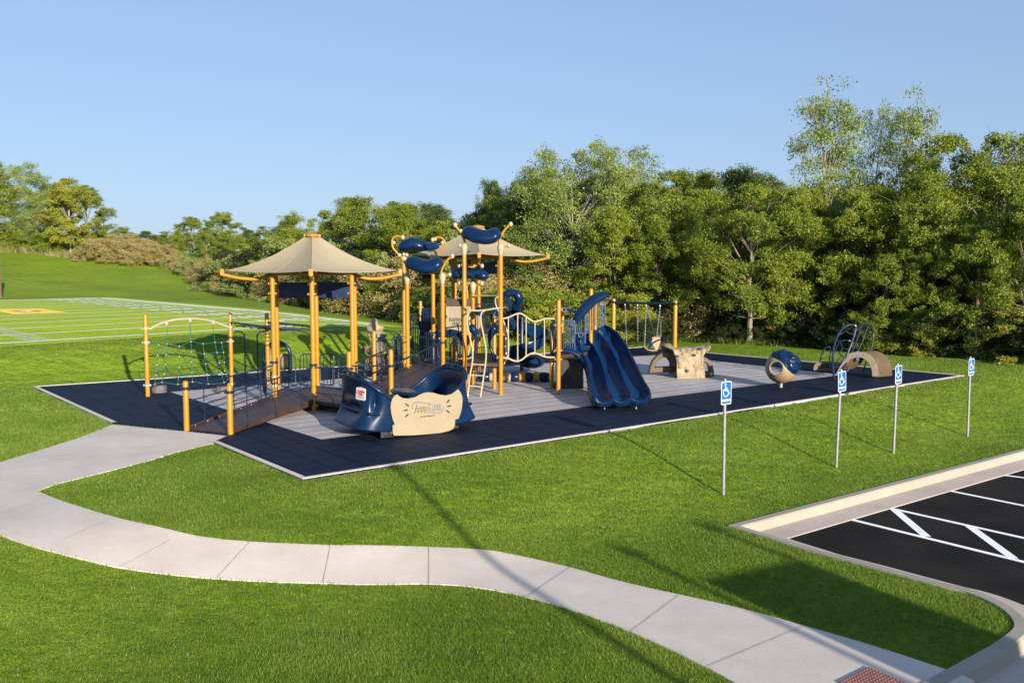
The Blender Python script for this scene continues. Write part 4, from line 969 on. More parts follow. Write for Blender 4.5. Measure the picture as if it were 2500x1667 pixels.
arm([g8(1078, 70, 25.2), g8(1115, 125, 25.2), g8(1175, 205, 25.2), g8(1225, 300, 25.2), g8(1255, 400, 25.2), g8(1245, 450, 25.2)], p3)
arm([g8(2045, 55, 25.14), g8(1970, 120, 25.14), g8(1890, 230, 25.14), g8(1850, 330, 25.14), g8(1850, 400, 25.14), g8(1875, 450, 25.14)], p3)
for a, b, Y in ((1160, 425, 25.2), (2010, 430, 25.14), (1178, 172, 25.2)): knob(g8(a, b, Y), p3)
rail('peg', [g8(1160, 425, 25.2), g8(1235, 450, 25.2)], .024, 'yellow', p3); rail('peg', [g8(2010, 430, 25.14), g8(1900, 455, 25.14)], .024, 'yellow', p3)
p4 = empty('cloud_pod', V((-1.2, 27.5, 3.0))-ORG, parent=PS)      # small pod behind
pod([g8(1105, 990, 27.4), g8(1130, 890, 27.5), g8(1220, 870, 27.5), g8(1340, 905, 27.5), g8(1460, 900, 27.5), g8(1540, 930, 27.4), g8(1545, 1010, 27.3)], radf(.25), p4, .8)
arm([g8(1150, 780, 27.4), g8(1230, 740, 27.5), g8(1310, 765, 27.5), g8(1390, 830, 27.5), g8(1395, 900, 27.5)], p4, .028); arm([g8(1545, 780, 27.4), g8(1470, 735, 27.5), g8(1380, 745, 27.5), g8(1310, 800, 27.5), g8(1260, 880, 27.5)], p4, .028)
arm([g8(1150, 1080, 27.4), g8(1230, 1110, 27.5), g8(1330, 1100, 27.5)], p4, .026); arm([g8(1540, 1085, 27.4), g8(1460, 1115, 27.5), g8(1390, 1090, 27.5)], p4, .026)
# ---- second canopy
ZT2 = None
c2 = XA(1166, 28.9, 4.0); ZT2 = ZA(c2, 622.5); c2 = XA(1166, 28.9, ZT2)
Q = [XA(1106, 29.3, 2.5), XA(1155.5, 28.0, 2.5), XA(1218.5, 28.4, 2.5), XA(1222, 30.3, 2.5), XA(1169, 31.2, 2.5), XA(1112, 31.0, 2.5)]
canopy(c2, ZT2, ZA(c2, 556)-ZT2, 2.2, Q, rot=0.08)
for i, p in enumerate(Q): post(p, ZT2-.06, 'flat', [ZT2-.75, ZT2-.35] + ([2.4] if i == 0 else [1.9]))
shade_panel(Q[5], Q[4], ZA(Q[4], 641), ZA(Q[4], 668)); shade_panel(Q[4], Q[3], ZA(Q[4], 641), ZA(Q[4], 668))
ZU = 1.55
dk4 = MB(); dk4.prism([V((p.x, p.y, ZU-.1)) for p in Q], UP*.1); dk4.build('deck', 'deck', PS, smooth=False, bevel=.01)
for i in (1, 2, 4): picket(Q[i].lerp(Q[(i+1) % 6], .1), Q[i].lerp(Q[(i+1) % 6], .9), ZU+.05, ZU+.95, 6)
picket(XA(1180, 28.6, 1), XA(1216, 28.3, 1), ZU+.02, ZU+1.0, 6); picket(XA(1165, 29.0, 0), XA(1216, 28.8, 0), .1, 1.05, 8)
# ---- scavenger hunt panel, bubble window panel, dark guard panels behind
g9 = lambda x, y, Y: AT(980+x/7.84, 720+y/7.84, Y)
a_, b_ = g9(850, 735, 27.3), g9(1330, 735, 27.3); a_.z = b_.z = 0
zt_, zb_ = ZA(a_, 720+213/7.84), ZA(a_, 720+735/7.84)
m = MB(); m.box((a_+b_)/2+UP*(zt_+zb_)/2, (b_-a_).length, .02, zt_-zb_); sp = m.build('hunt_panel', 'panel', PS, smooth=False, bevel=.01)
yf = 27.3-.013
def tp9(x, y): return g9(x, y, yf)
text('lettering', 'SCAVENGER', .14, 'ink', sp, tp9(1062, 475), V((1, 0, 0)), UP, .004, fit=.50)
text('lettering', 'HUNT', .15, 'ink', sp, tp9(1055, 553), V((1, 0, 0)), UP, .004, fit=.25)
fc = MB(); c0_ = tp9(1050, 325)
def ring(b, c, rx, rz, r, a0=0, a1=360, n=20): b.tube([c+V((rx*math.cos(math.radians(a0+(a1-a0)*i/n)), 0, rz*math.sin(math.radians(a0+(a1-a0)*i/n)))) for i in range(n+1)], r, 5)
ring(fc, c0_, .19, .21, .004); ring(fc, c0_+V((-.08, 0, .03)), .055, .055, .004); ring(fc, c0_+V((.08, 0, .03)), .055, .055, .004); ring(fc, c0_+V((0, 0, -.03)), .09, .09, .004, 210, 330)
for i in range(7): ring(fc, c0_+V((-.2+.066*i, 0, -.26)), .012, .035, .003, 90, 270, 5)
ring(fc, tp9(870, 690), .35, .38, .004, 10, 80); ring(fc, tp9(850, 700), .25, .27, .004, 10, 80); ring(fc, tp9(1250, 735), .35, .3, .003, 100, 170)
fc.build('drawing', 'grey', sp)
# bubble window panel
bw = MB(); c0_ = g9(935, 1050, 26.6); w_, h_ = .92, .92; outl = [c0_+V((w_*.5*x_, 0, z_)) for x_, z_ in ((-1, -.68), (1, -.68), (1, .42), (.8, .55), (.4, .63), (0, .66), (-.4, .63), (-.8, .55), (-1, .42))]
hole = [(.38*math.cos(i*math.pi/12), .42*math.sin(i*math.pi/12)) for i in range(24)]
# ring shaped panel: join outline to hole
def ring_panel(mb, c, outl2, hole2, th, ax=V((1, 0, 0)), up=UP):
    no = len(outl2); nh = len(hole2); pts = [V(p) for p in outl2]+[V(p) for p in hole2]
    r = delaunay_2d_cdt(pts, [], [list(range(no)), list(range(no, no+nh))], 0, 1e-6); n = ax.cross(up).normalized()
    fs = []
    for f in r[2]:
        x = sum(r[0][i].x for i in f)/len(f); y = sum(r[0][i].y for i in f)/len(f)
        if inside(outl2, x, y) and not inside(hole2, x, y): fs.append(tuple(f))
    k = len(r[0]); P = [c+ax*p.x+up*p.y for p in r[0]]
    vs = [p+n*th/2 for p in P]+[p-n*th/2 for p in P]; F2 = list(fs)+[tuple(i+k for i in reversed(f)) for f in fs]
    for (a, b) in [(i, (i+1) % no) for i in range(no)]+[(no+i, no+(i+1) % nh) for i in range(nh)]: F2.append((a, b, b+k, a+k))
    mb.add(vs, F2)
oo = [(x_*w_*.5, z_) for x_, z_ in ((-1, -.68), (1, -.68), (1, .42), (.8, .55), (.4, .63), (0, .66), (-.4, .63), (-.8, .55), (-1, .42))]
ring_panel(bw, c0_+V((0, 0, -.03)), oo, hole, .03); wp = bw.build('window_panel', 'navy', PS, smooth=False)
rg_ = MB(); ring(rg_, c0_+V((0, -.03, -.03)), .385, .425, .022, 0, 360, 32); rg_.build('ring', 'rubber', wp)
for i in range(7): rail('bar', [c0_+V((-.45+.15*i, -.25, -.62)), c0_+V((-.45+.15*i, -.25, .38))], .012, 'navysteel', wp, n=6)
rail('bar', [c0_+V((-.5, -.25, .30)), c0_+V((.5, -.25, .62))], .018, 'navysteel', wp)
# little yellow posts behind and their dark panels
for x, Y, ty in ((1027, 33.0, 734), (1073, 29.0, 737)):
    p = XA(x, Y, 1.0); post(p, ZA(p, ty), clamps=[ZA(p, ty+16)])
ck = MB()
for x0, x1, y0, y1 in ((1030, 1052, 752, 812), (1036, 1056, 815, 880), (1066, 1090, 800, 850)):
    a_, b_ = AT(x0, y1, 29.5), AT(x1, y0, 29.5); ck.box((a_+b_)/2, abs(b_.x-a_.x), .04, abs(b_.z-a_.z))
ck.build('climber_panel', 'navy', PS, bevel=.02)
picket(XA(1003, 29.8, 1), XA(1029, 29.8, 1), ZA(XA(1010, 29.8, 1), 852), ZA(XA(1010, 29.8, 1), 768), 4)
picket(XA(1030, 28.9, 1), XA(1062, 28.9, 1), ZA(XA(1040, 28.9, 1), 890), ZA(XA(1040, 28.9, 1), 755), 5)
picket(XA(1036, 27.6, 1), XA(1056, 27.6, 1), .75, 1.6, 3); picket(XA(966, 28.0, 1), XA(984, 28.2, 1), .7, 1.55, 4); picket(XA(1000, 27.2, 1), XA(1046, 27.6, 1), .75, 1.5, 6)
rail('handle_loop', cr([g8(1100, 1230, 29.2), g8(1140, 1220, 29.2), g8(1110, 1290, 29.2), g8(1170, 1400, 29.2), g8(1190, 1490, 29.2)], 5), .02)
for x0, x1, Y, y0, y1 in ((926, 944, 27.4, 826, 905), (958, 984, 27.6, 822, 900), (1036, 1062, 26.6, 812, 880), (1000, 1024, 28.4, 800, 862), (1062, 1078, 27.0, 806, 876), (1100, 1130, 26.0, 836, 892)):
    A_, B_ = XA(x0, Y, 1), XA(x1, Y, 1); picket(A_, B_, max(.1, ZA(A_, y1)), ZA(A_, y0), 4, rb=.014)
mb_ = MB(); mb_.box(XA(1040, 29.2, 1.35), .5, .05, 1.1); mb_.build('climber_panel', 'navy', PS, bevel=.03)
# ---- cream snake ladder, arches and wavy rails
g3 = lambda x, y, Y: AT(900+x/3.336, 530+y/3.336, Y)
g4 = lambda x, y, Y: AT(1150+x/4.704, 680+y/4.704, Y)
sl_ = empty('snake_ladder', V((-1.2, 24.8, 0))-ORG, parent=PS)
YL = 24.75
rail('rail', [g3(835, 762, YL+.3), g3(806, 790, YL+.1), g3(802, 850, YL), g3(822, 970, YL), g3(846, 1080, YL), g3(843, 1190, YL), g3(825, 1290, YL), AT(1141, 972, YL-.1)], .024, 'cream', sl_, 6)
rail('rail', [g3(950, 757, YL+.3), g3(918, 785, YL+.1), g3(914, 850, YL), g3(935, 960, YL), g3(955, 1080, YL), g3(952, 1190, YL), g3(930, 1340, YL), g3(908, 1476, YL-.1)], .024, 'cream', sl_, 6)
for y, xa, xb in ((1200, 843, 952), (1288, 828, 936), (1378, 815, 922)): rail('rung', [g3(xa, y-2, YL), g3(xb, y+3, YL)], .016, 'cream', sl_)
rail('cream_rail', [V((pA.x, pA.y-.08, g3(770, 735, 25.1).z)), g3(820, 755, 25.0), g3(880, 762, 25.0), g3(960, 756, 25.0), g3(1030, 745, 25.0), g3(1098, 740, 25.0)], .024, 'cream', None, 5)
rail('cream_rail', [g3(868, 640, 27.2), g3(960, 641, 27.0), g3(1060, 640, 26.6)], .024, 'cream')
rail('cream_rail', [g3(1060, 650, 26.5), g3(1035, 660, 26.5), g3(1035, 710, 26.5), g3(1055, 760, 26.5), g3(1062, 800, 26.5), g3(1048, 835, 26.5)], .02, 'cream', None, 5)
rail('cream_rail', [g3(1025, 822, 26.2), g3(1110, 825, 25.6)], .024, 'cream')
rail('cream_rail', [g3(1095, 840, 25.8), g3(1125, 920, 25.8), g3(1140, 1010, 25.8), g3(1138, 1100, 25.8), g3(1120, 1160, 25.8), g3(1095, 1210, 25.8)], .02, 'cream', None, 5)
rail('cream_rail', [g3(815, 830, 26.6), g3(830, 930, 26.6), g3(825, 1050, 26.6), g3(812, 1120, 26.6)], .018, 'cream', None, 4)
for x in (880, 895): rail('cream_bar', [g3(x, 800, 26.8), g3(x, 1040, 26.8)], .014, 'cream')
wr = empty('wavy_barrier', V((.5, 25.2, 0))-ORG, parent=PS); YW = lambda x: 25.14+(x-370)/640*.06
top = cr([g4(x, y, YW(x)) for x, y in ((365, 460), (430, 446), (530, 403), (585, 408), (640, 445), (690, 480), (735, 495), (785, 483), (840, 463), (920, 460), (1000, 466))], 4)
bot = cr([g4(x, y, YW(x)) for x, y in ((365, 910), (430, 918), (480, 940), (535, 948), (585, 930), (632, 893), (690, 860), (733, 857), (785, 872), (845, 897), (920, 905), (985, 903))], 4)
rail('rail', top, .026, 'cream', wr); rail('rail', bot, .026, 'cream', wr)
def zat(L, x):
    for a, b in zip(L, L[1:]):
        if a.x <= x <= b.x: return a.lerp(b, (x-a.x)/(b.x-a.x+1e-9))
    return L[-1]
for x in (428, 535, 632, 733, 842):
    X_ = g4(x, 680, YW(x)).x; rail('bar', [zat(top, X_), zat(bot, X_)], .018, 'cream', wr)
# ---- navy hand grips (leaf heads on bent stems)
def grip(gf, pts, rads, Y, tail=None):
    b = MB(); P = [gf(x, y, Y) for x, y in pts]; C_ = cr(P, 4); k = len(C_); R2__ = [rads[min(len(rads)-1, int(i/4))]+(rads[min(len(rads)-1, int(i/4)+1)]-rads[min(len(rads)-1, int(i/4))])*((i % 4)/4) for i in range(k)]
    b.tube(C_, R2__, 12); b.build('hand_grip', 'navy', PS, ang=80)
grip(g3, [(845, 868), (842, 900), (858, 930), (868, 975), (875, 1030), (872, 1080), (850, 1125), (820, 1150)], [.03, .12, .11, .045, .03, .03, .05, .10], 25.9)
grip(g3, [(1030, 866), (1022, 905), (1000, 945), (985, 1000), (990, 1060), (1010, 1110), (1030, 1145), (1045, 1155)], [.03, .13, .12, .05, .035, .045, .10, .09], 25.9)
grip(g3, [(870, 745), (890, 770), (895, 810)], [.05, .13, .05], 27.0); grip(g3, [(1035, 760), (1015, 800), (1005, 835)], [.05, .11, .04], 27.0)
grip(g4, [(945, 495), (940, 530), (938, 590), (948, 680), (955, 760), (950, 830), (935, 880)], [.03, .075, .05, .04, .04, .05, .09], 26.1)
grip(g4, [(65, 340), (90, 370), (95, 430)], [.05, .12, .04], 27.5)
bp_ = MB(); o2 = [g4(x, y, 26.8) for x, y in ((372, 500), (405, 560), (425, 650), (432, 750), (425, 850), (405, 940), (380, 1000), (365, 1000), (365, 500))]
bp_.prism(o2, V((0, .03, 0))); ho = bp_.build('climbing_panel', 'black', PS, smooth=False)
hl = MB()
for x, y in ((378, 630), (395, 690), (388, 780), (402, 860)): hl.ellipsoid(g4(x, y, 26.78), .035, .012, .035, 10, 6)
hl.build('hole_spot', 'leaf_pale' if False else 'cream', ho)  # pale spots drawn where the panel has holes
# ---- spiral slide
ss = empty('spiral_slide', V((.35, 31.0, 0))-ORG, parent=PS)
pole = AT(1274, 906, 31.3); pole.z = 0; pole = G(1274, 906)
YS = pole.y; pz = ZA(pole, 775)
b = MB(); b.lathe(pole, [(.07, 0), (.07, pz), (.05, pz+.03), (0, pz+.04)], 14); b.build('pole', 'navysteel', ss)
cen = V((pole.x+.02, pole.y, 0)); RS = .47
def spir(t, s):                              # t 0 top ->1 exit ; s across the trough
    a = math.radians(200-395*t); z = 1.72-1.42*t
    r = RS+(s-.5)*.66+.14; u = (s-.5)*2
    lip = (abs(u)**2.6)*(.36 if u > 0 else .16)
    return cen+V((math.cos(a)*r*1.0, math.sin(a)*r, z+lip-(.05 if abs(u) < .7 else 0)))
b = MB(); b.grid(lambda i, j: spir(i, j), 60, 16); b.build('chute', 'slide', ss, solid=.03, ang=80)
b = MB(); b.tube([spir(i/60, 1.0) for i in range(61)], .028, 8); b.build('lip', 'navy', ss)
# entry: short sloping trough from the deck and the hood
e0, e1 = g4(420, 300, 30.2), g4(480, 560, 31.0)
def entry(i, j):
    u = (j-.5)*2; c = V((e0.x+.15+(cen.x-.42-e0.x-.15)*i, 30.2+.9*i, 2.0-.30*i-.12*i*i)); return c+V((u*.32, 0, .35*abs(u)**3))
b = MB(); b.grid(entry, 10, 12); b.build('entry_trough', 'navy', ss, solid=.03, ang=80)
hp = [g4(385, 250, 29.9), g4(400, 190, 29.9), g4(455, 165, 29.9), g4(515, 175, 29.9), g4(548, 225, 29.9), g4(540, 290, 30.0), g4(500, 345, 30.1), g4(490, 400, 30.3), g4(520, 450, 30.6)]
b = MB(); b.tube(cr(hp, 5), [.10]*5+[.13]*10+[.15]*15+[.12]*(11), 14); b.build('hood', 'navy', ss, ang=80)
b = MB(); b.prism([g4(x, y, 30.0) for x, y in ((390, 235), (480, 235), (500, 300), (450, 400), (430, 470), (480, 560), (570, 575), (580, 450), (510, 420), (470, 380), (420, 330))], V((0, .04, 0))); b.build('entry_panel', 'navy', ss, smooth=False)
b = MB(); b.ellipsoid(cen+V((.33, -.35, .36)), .45, .42, .22, 16, 8); b.build('exit_scoop', 'navy', ss)
# ---- right deck, posts and triple wave slide
wA = G(1363, 965); wB = G(1347, 951); wC = XA(1442, 26.2, 1.5); wD = V((wC.x+.25, 27.6, 0)); wE = V((wB.x+.4, 27.9, 0))
post(wA, ZA(wA, 731), clamps=[ZA(wA, 755), ZA(wA, 794), ZA(wA, 855), ZA(wA, 877)]); post(wB, ZA(wB, 862)+.9); post(wC, ZA(wC, 704), clamps=[1.95]); post(wD, 2.6); post(wE, 2.3)
ZR = 1.15
b = MB(); b.prism([V((p.x, p.y, ZR-.1)) for p in (wA, wC, wD, wE, wB)], UP*.1); b.build('deck', 'deck', PS, smooth=False, bevel=.01)
b = MB(); b.prism([V((p.x, p.y, 1.62)) for p in (V((wC.x-.5, 26.3, 0)), V((wC.x+.55, 26.3, 0)), V((wC.x+.55, 27.5, 0)), V((wC.x-.5, 27.5, 0)))], UP*.1); b.build('upper_deck', 'deck', PS, smooth=False)
b = MB(); b.prism([g4(x, y, 26.1) for x, y in ((965, 1000), (985, 945), (1120, 925), (1290, 930), (1292, 1265), (948, 1262))], V((0, .05, 0))); pn = b.build('lower_panel', 'black', PS, smooth=False, bevel=.01)
b = MB()
for x, y in ((1060, 1140), (1180, 1135), (1100, 1235), (1210, 975), (1250, 1085), (1140, 1045)): b.ellipsoid(g4(x, y, 26.08), .012, .012, .012, 6, 4)
b.build('bolts', 'bolt', pn)
ws = empty('wave_slide', V((2.6, 24.3, 0))-ORG, parent=PS)
# left and right edges measured down the slide
LE = [(1215, 700, 26.3), (1245, 790, 26.1), (1280, 865, 25.9), (1318, 955, 25.4), (1346, 1065, 24.8), (1362, 1180, 23.9), (1368, 1290, 23.0), (1385, 1355, 22.45), (1425, 1400, 22.2)]
RE = [(1530, 540, 26.3), (1600, 570, 26.1), (1680, 635, 25.9), (1760, 745, 25.4), (1830, 870, 24.8), (1900, 1010, 23.9), (1975, 1170, 23.0), (2045, 1290, 22.45), (2040, 1370, 22.2)]
Lp = cr([g4(*p) for p in LE], 6); Rp = cr([g4(*p) for p in RE], 6); kk = len(Lp)-1
def wave(i, j):
    t = i*kk; a = int(min(kk-1, t)); f = t-a; p = Lp[a].lerp(Lp[a+1], f); q = Rp[a].lerp(Rp[a+1], f)
    x = p.lerp(q, j); w_ = (q-p).length
    # three troughs with two ridges fading at the exit
    ph = j*3; fr = ph-int(ph) if j < 1 else 1.0; u = abs(fr-.5)*2; edge = (j < .0001 or j > .9999)
    amp = .20*sm(0.0, .12, i)*(1-.55*sm(.86, 1, i)); tr_ = -(1-u**2.2)*amp
    nrm = V((0, -.75, .65)) if i < .8 else V((0, -.75*(1-i)*5, .65+.35*(i-.8)*5)).normalized()
    rim = .05*(1 if (j < .03 or j > .97) else 0)
    return x+nrm*(tr_+rim)
b = MB(); b.grid(wave, 64, 72); b.build('bedway', 'slide', ws, ang=85)
def skirt(edge, sgn):
    def fn(i, j):
        t = i*kk; a = int(min(kk-1, t)); p = edge[a].lerp(edge[a+1], t-a)
        dep = min(p.z-.04, .42*(1-.6*i)); return p+V((sgn*.05*math.sin(j*3.14), .10*j, -dep*j+.02))
    return fn
b = MB(); b.grid(skirt(Lp, -1), 40, 6); b.build('side_skirt', 'navy', ws, solid=.02, ang=80)
b = MB(); b.grid(skirt(Rp, 1), 40, 6); b.build('side_skirt', 'navy', ws, solid=.02, ang=80)
b = MB(); b.tube(Lp, .035, 8); b.tube(Rp, .035, 8); ex = [wave(1, j/24) for j in range(25)]; b.tube(ex, .04, 8); b.build('rim', 'navy', ws)
b = MB()
for j in range(25):
    pass
b.grid(lambda i, j: ex[int(round(i*24))]+V((0, .10*j*j, -.12*math.sin(j*1.57))), 24, 4); b.build('exit_skirt', 'navy', ws, solid=.02)
b = MB()
for x in (1618, 1832): b.ellipsoid(g4(x, 1355, 22.35)+V((0, 0, .02)), .03, .05, .08, 10, 8)
b.build('exit_nub', 'navy', ws)
b = MB(); b.tube([wave(1, .2)+V((0, .3, -.1)), V((wave(1, .2).x, 22.5, 0))], .02, 6); b.tube([wave(1, .8)+V((0, .3, -.1)), V((wave(1, .8).x, 22.5, 0))], .02, 6); b.build('support_foot', 'bolt', ws)
# outer curved apron at the left of the slide
b = MB(); ap = cr([g4(x, y, Y) for x, y, Y in ((1030, 838, 25.6), (1110, 838, 25.6), (1190, 862, 25.6), (1260, 915, 25.6), (1310, 1000, 25.4), (1345, 1100, 25.0), (1362, 1200, 24.4), (1368, 1290, 23.4))], 5)
b.tube(ap, .045, 8); b.build('apron_rim', 'navy', ws)
def apr(i, j):
    t = i*(len(ap)-1); a = int(min(len(ap)-2, t)); p = ap[a].lerp(ap[a+1], t-a)
    u = max(.05, min(1, .08+i*1.0)); q = Lp[min(kk, int(i*kk*.95))]+V((0.02, .05, -.05)); return p.lerp(q, j)
b.v = []; b.f = []; b.grid(apr, 30, 8); b.build('apron', 'slide', ws, solid=.02, ang=80)
# hood over the slide entrance
b = MB(); hp = cr([g4(x, y, 26.1) for x, y in ((1178, 508), (1215, 430), (1275, 350), (1345, 275), (1420, 215), (1500, 178), (1575, 172))], 6); k = len(hp)
def hd_(i, j):
    t = i*(k-1); a = int(min(k-2, t)); p = hp[a].lerp(hp[a+1], t-a); tg = (hp[a+1]-hp[a]).normalized(); n = V((tg.z, 0, -tg.x)); wv = .03+.12*math.sin(math.pi*min(1, .1+i*.85))**.6
    an = 2*math.pi*j; return p+n*(math.cos(an)*wv+wv*.55)+V((0, 1, 0))*math.sin(an)*.16-n*.25*wv*math.cos(2*an)
b.grid(hd_, 40, 16); b.build('entrance_hood', 'navy', ws, ang=80)
rail('hood_edge', [g4(x, y, 25.98) for x, y in ((1240, 430), (1300, 360), (1390, 300), (1460, 265), (1545, 235))], .03, 'navy', ws, 5)
g_ = lambda x0, x1, y0, y1, Y, nb, par: picket(g4(x0, 700, Y), g4(x1, 700, Y), g4(x0, y1, Y).z, g4(x0, y0, Y).z, nb, par, m='barblue')
M['barblue'] = mat('grey_blue_steel', (0.05, 0.085, 0.17), .35, .1, 4)
g_(1425, 1535, 265, 545, 26.1, 3, ws); g_(1195, 1310, 395, 640, 26.1, 4, ws); g_(1310, 1345, 395, 600, 26.1, 2, ws)
rail('bar', [g4(1310, 370, 26.0), g4(1308, 740, 26.0)], .018, 'barblue', ws); rail('bar', [g4(1190, 480, 25.9), g4(1190, 850, 25.9)], .016, 'barblue', ws); rail('bar', [g4(1420, 290, 26.0), g4(1420, 590, 26.0)], .016, 'barblue', ws)
rail('bar', [g4(1195, 628, 26.0), g4(1385, 622, 26.0)], .016, 'barblue', ws)
rail('grab_loop', [g4(1228, 628, 25.9), g4(1235, 660, 25.9), g4(1258, 672, 25.9), g4(1280, 658, 25.9), g4(1285, 628, 25.9)], .014, 'barblue', ws, 4)
picket(g4(1035, 700, 25.9), g4(1190, 700, 25.9), g4(1035, 850, 25.9).z, g4(1035, 482, 25.9).z, 5, PS, m='barblue')
rail('rail', [g4(1030, 340, 26.6), g4(1220, 338, 26.6)], .022, 'barblue', PS); rail('rail', [g4(1035, 340, 26.6), g4(1050, 378, 26.6), g4(1110, 382, 26.6), g4(1210, 378, 26.6)], .02, 'barblue', PS, 4); rail('rail', [g4(1140, 382, 26.6), g4(1138, 480, 26.6)], .014, 'barblue', PS)
b = MB(); b.box(g4(1220, 790, 26.4), .75, .6, .16); b.box(g4(1290, 700, 26.7), .55, .5, .4); b.build('step_block', 'navy', ws, bevel=.03)
# ---- overhead ladder and climbing net at the left
P1, P2, P3 = G(361, 969), G(566, 945), G(655, 945)
for p, ty in ((P1, 767), (P2, 764), (P3, 764)): post(p, ZA(p, ty), clamps=[(ZA(p, ty+35), 'cream'), (ZA(p, ty+69), 'cream'), (ZA(p, ty+173), 'cream')])
oh = empty('overhead_ladder', V((-7, 25, 0))-ORG, parent=PS)
a0, a1, c0_, c1_ = P2+UP*ZA(P2, 787), L2+UP*ZA(L2, 801), P3+UP*ZA(P3, 787), B2+UP*ZA(B2, 797)
rail('rail', [a0, a1], .032, 'navysteel', oh); rail('rail', [c0_, c1_], .032, 'navysteel', oh)
for i in range(6):
    t = (i+.6)/6.2; A_, B_ = a0.lerp(a1, t), c0_.lerp(c1_, t)
    rail('rung', [A_, A_-UP*.09+(B_-A_)*.04, B_-UP*.09-(B_-A_)*.04, B_], .018, 'navysteel', oh)
for x0, x1, Y in ((573, 597, 26.0), (655, 628, 26.4)):
    p = XA(x0, Y, 1.5); q = XA(x1, Y, 1.5); z = ZA(p, 809)
    rail('step_loop', [V((p.x, p.y, z)), V((p.x*.35+q.x*.65, p.y, z)), V((q.x, q.y, z-.1)), V((q.x, q.y, .8)), V((q.x, q.y, 0.02))], .022, 'navysteel', oh)
net = empty('climbing_net', V((P1.x, P1.y, 0))-ORG, parent=PS)
g1 = lambda x, y: ONP(320+x/2.9025, 540+y/2.9025, P1, P2-P1)
arch = cr([g1(*p) for p in ((125, 770), (180, 738), (250, 712), (330, 696), (415, 690), (500, 696), (580, 712), (650, 735), (710, 758))], 5); rail('arch', arch, .032, 'cream', net)
for p in ((250, 722), (417, 700), (581, 715)): MB().lathe(g1(*p)-UP*.07, [(.03, 0), (.06, .05), (.055, .12), (0, .14)], 10).build('arch_cap', 'cream', net)
vr = [[(195, 877), (187, 950), (182, 1020), (177, 1090), (168, 1155)], [(256, 745), (254, 870), (249, 945), (243, 1015), (235, 1083), (218, 1142)], [(342, 886), (342, 960), (341, 1036), (336, 1105), (331, 1156)], [(418, 715), (424, 854), (427, 926), (429, 998), (431, 1070), (436, 1138)], [(510, 868), (518, 940), (528, 1012), (537, 1083), (547, 1153)], [(580, 735), (594, 858), (608, 930), (625, 1003), (640, 1073), (659, 1142)], [(641, 860), (655, 930), (660, 1000), (663, 1060)]]
hr = [[(125, 868), (195, 877), (256, 870), (342, 886), (424, 854), (510, 868), (594, 858), (641, 860), (700, 840)], [(187, 950), (249, 945), (342, 960), (427, 926), (518, 940), (608, 930), (655, 930)], [(182, 1020), (243, 1015), (341, 1036), (429, 998), (528, 1012), (625, 1003)], [(177, 1090), (235, 1083), (336, 1105), (431, 1070), (537, 1083), (640, 1073), (705, 1115)], [(150, 1160), (218, 1142), (331, 1156), (436, 1138), (547, 1153), (659, 1142), (690, 1115)]]
rb = MB(); kb = MB()
for L in vr: rb.tube([g1(*p) for p in L], .010, 6)
for L in hr: rb.tube(cr([g1(*p) for p in L], 4), .010, 6)
for L in vr:
    for p in L[0 if L[0][1] > 800 else 1:]: kb.ellipsoid(g1(*p), .022, .022, .022, 8, 6)
rb.build('net_rope', 'rope', net); kb.build('rope_joint', 'cream', net)
# ================================================================ GLIDER
g5 = lambda x, y: (760+x/5.345, 860+y/5.345)
Pl, Pr = G(*g5(1080, 1085), .09), G(*g5(1850, 1000), .09)
eu_ = (Pr-Pl); eu_.z = 0; eu_.normalize(); ew = V((-eu_.y, eu_.x, 0)); Pm = V(((Pl.x+Pr.x)/2, (Pl.y+Pr.y)/2, 0))
GLD = empty('glider', Pm+ew*.9, 'navy two seat glider with tan side panels lettered AeroGLIDER', 'glider')
def onp(x, y): return ONP(*g5(x, y), Pm, eu_)
out = [onp(*p) for p in ((1115, 548), (1085, 572), (1060, 605), (1042, 660), (1036, 720), (1045, 800), (1065, 880), (1090, 946), (1062, 946), (1064, 1040), (1070, 1070), (1085, 1084), (1200, 1086), (1330, 1082), (1520, 1068), (1700, 1050), (1800, 1025), (1850, 1000), (1862, 985), (1875, 940), (1880, 875), (1920, 868), (1950, 800), (1968, 720), (1976, 640), (1972, 580), (1955, 530), (1920, 480), (1902, 492), (1880, 512), (1830, 545), (1760, 562), (1680, 552), (1590, 526), (1520, 520), (1470, 530), (1430, 546), (1350, 588), (1270, 603), (1200, 597), (1160, 578))]
b = MB(); b.prism(out, ew*.03); pnl = b.build('side_panel', 'panel', GLD, smooth=False, bevel=.006)
GW = 1.75
nf = -ew
def txt(s, x, y, size, m, **k): return text('lettering', s, size, m, pnl, onp(x, y)+nf*.004, eu_, UP, **k)
uu = (onp(1700, 740)-onp(1350, 740)).length; 
txt('Aero', 1424, 738, .215, 'ink', bold=.011, fit=.295, shear=.2); text('lettering', 'Aero', .215, 'panel', pnl, onp(1424, 738)+nf*.008, eu_, UP, bold=.0015, fit=.268, shear=.2)
txt('G', 1537, 722, .215, 'grey', bold=.006, fit=.088, shear=.15); txt('LIDER', 1632, 724, .185, 'grey', bold=.006, fit=.225, shear=.15)
txt('www.PlayworldSystems.com', 1517, 830, .045, 'ink', fit=.36)
b = MB()
def ell(c, a, w, ang):
    P = onp(*c); r = [P+(eu_*math.cos(ang)+UP*math.sin(ang))*a*math.cos(t)+(-eu_*math.sin(ang)+UP*math.cos(ang))*w*math.sin(t)+nf*.002 for t in [i*math.pi/8 for i in range(16)]]
    bb = MB(); bb.prism(r, nf*.004); o = bb.build('slot', 'ink', pnl, smooth=False)
for c, an in (((1250, 685), -.6), ((1232, 755), .05), ((1246, 822), .7), ((1785, 637), .75), ((1798, 700), .1), ((1782, 770), -.65)): ell(c, .058, .018, an)
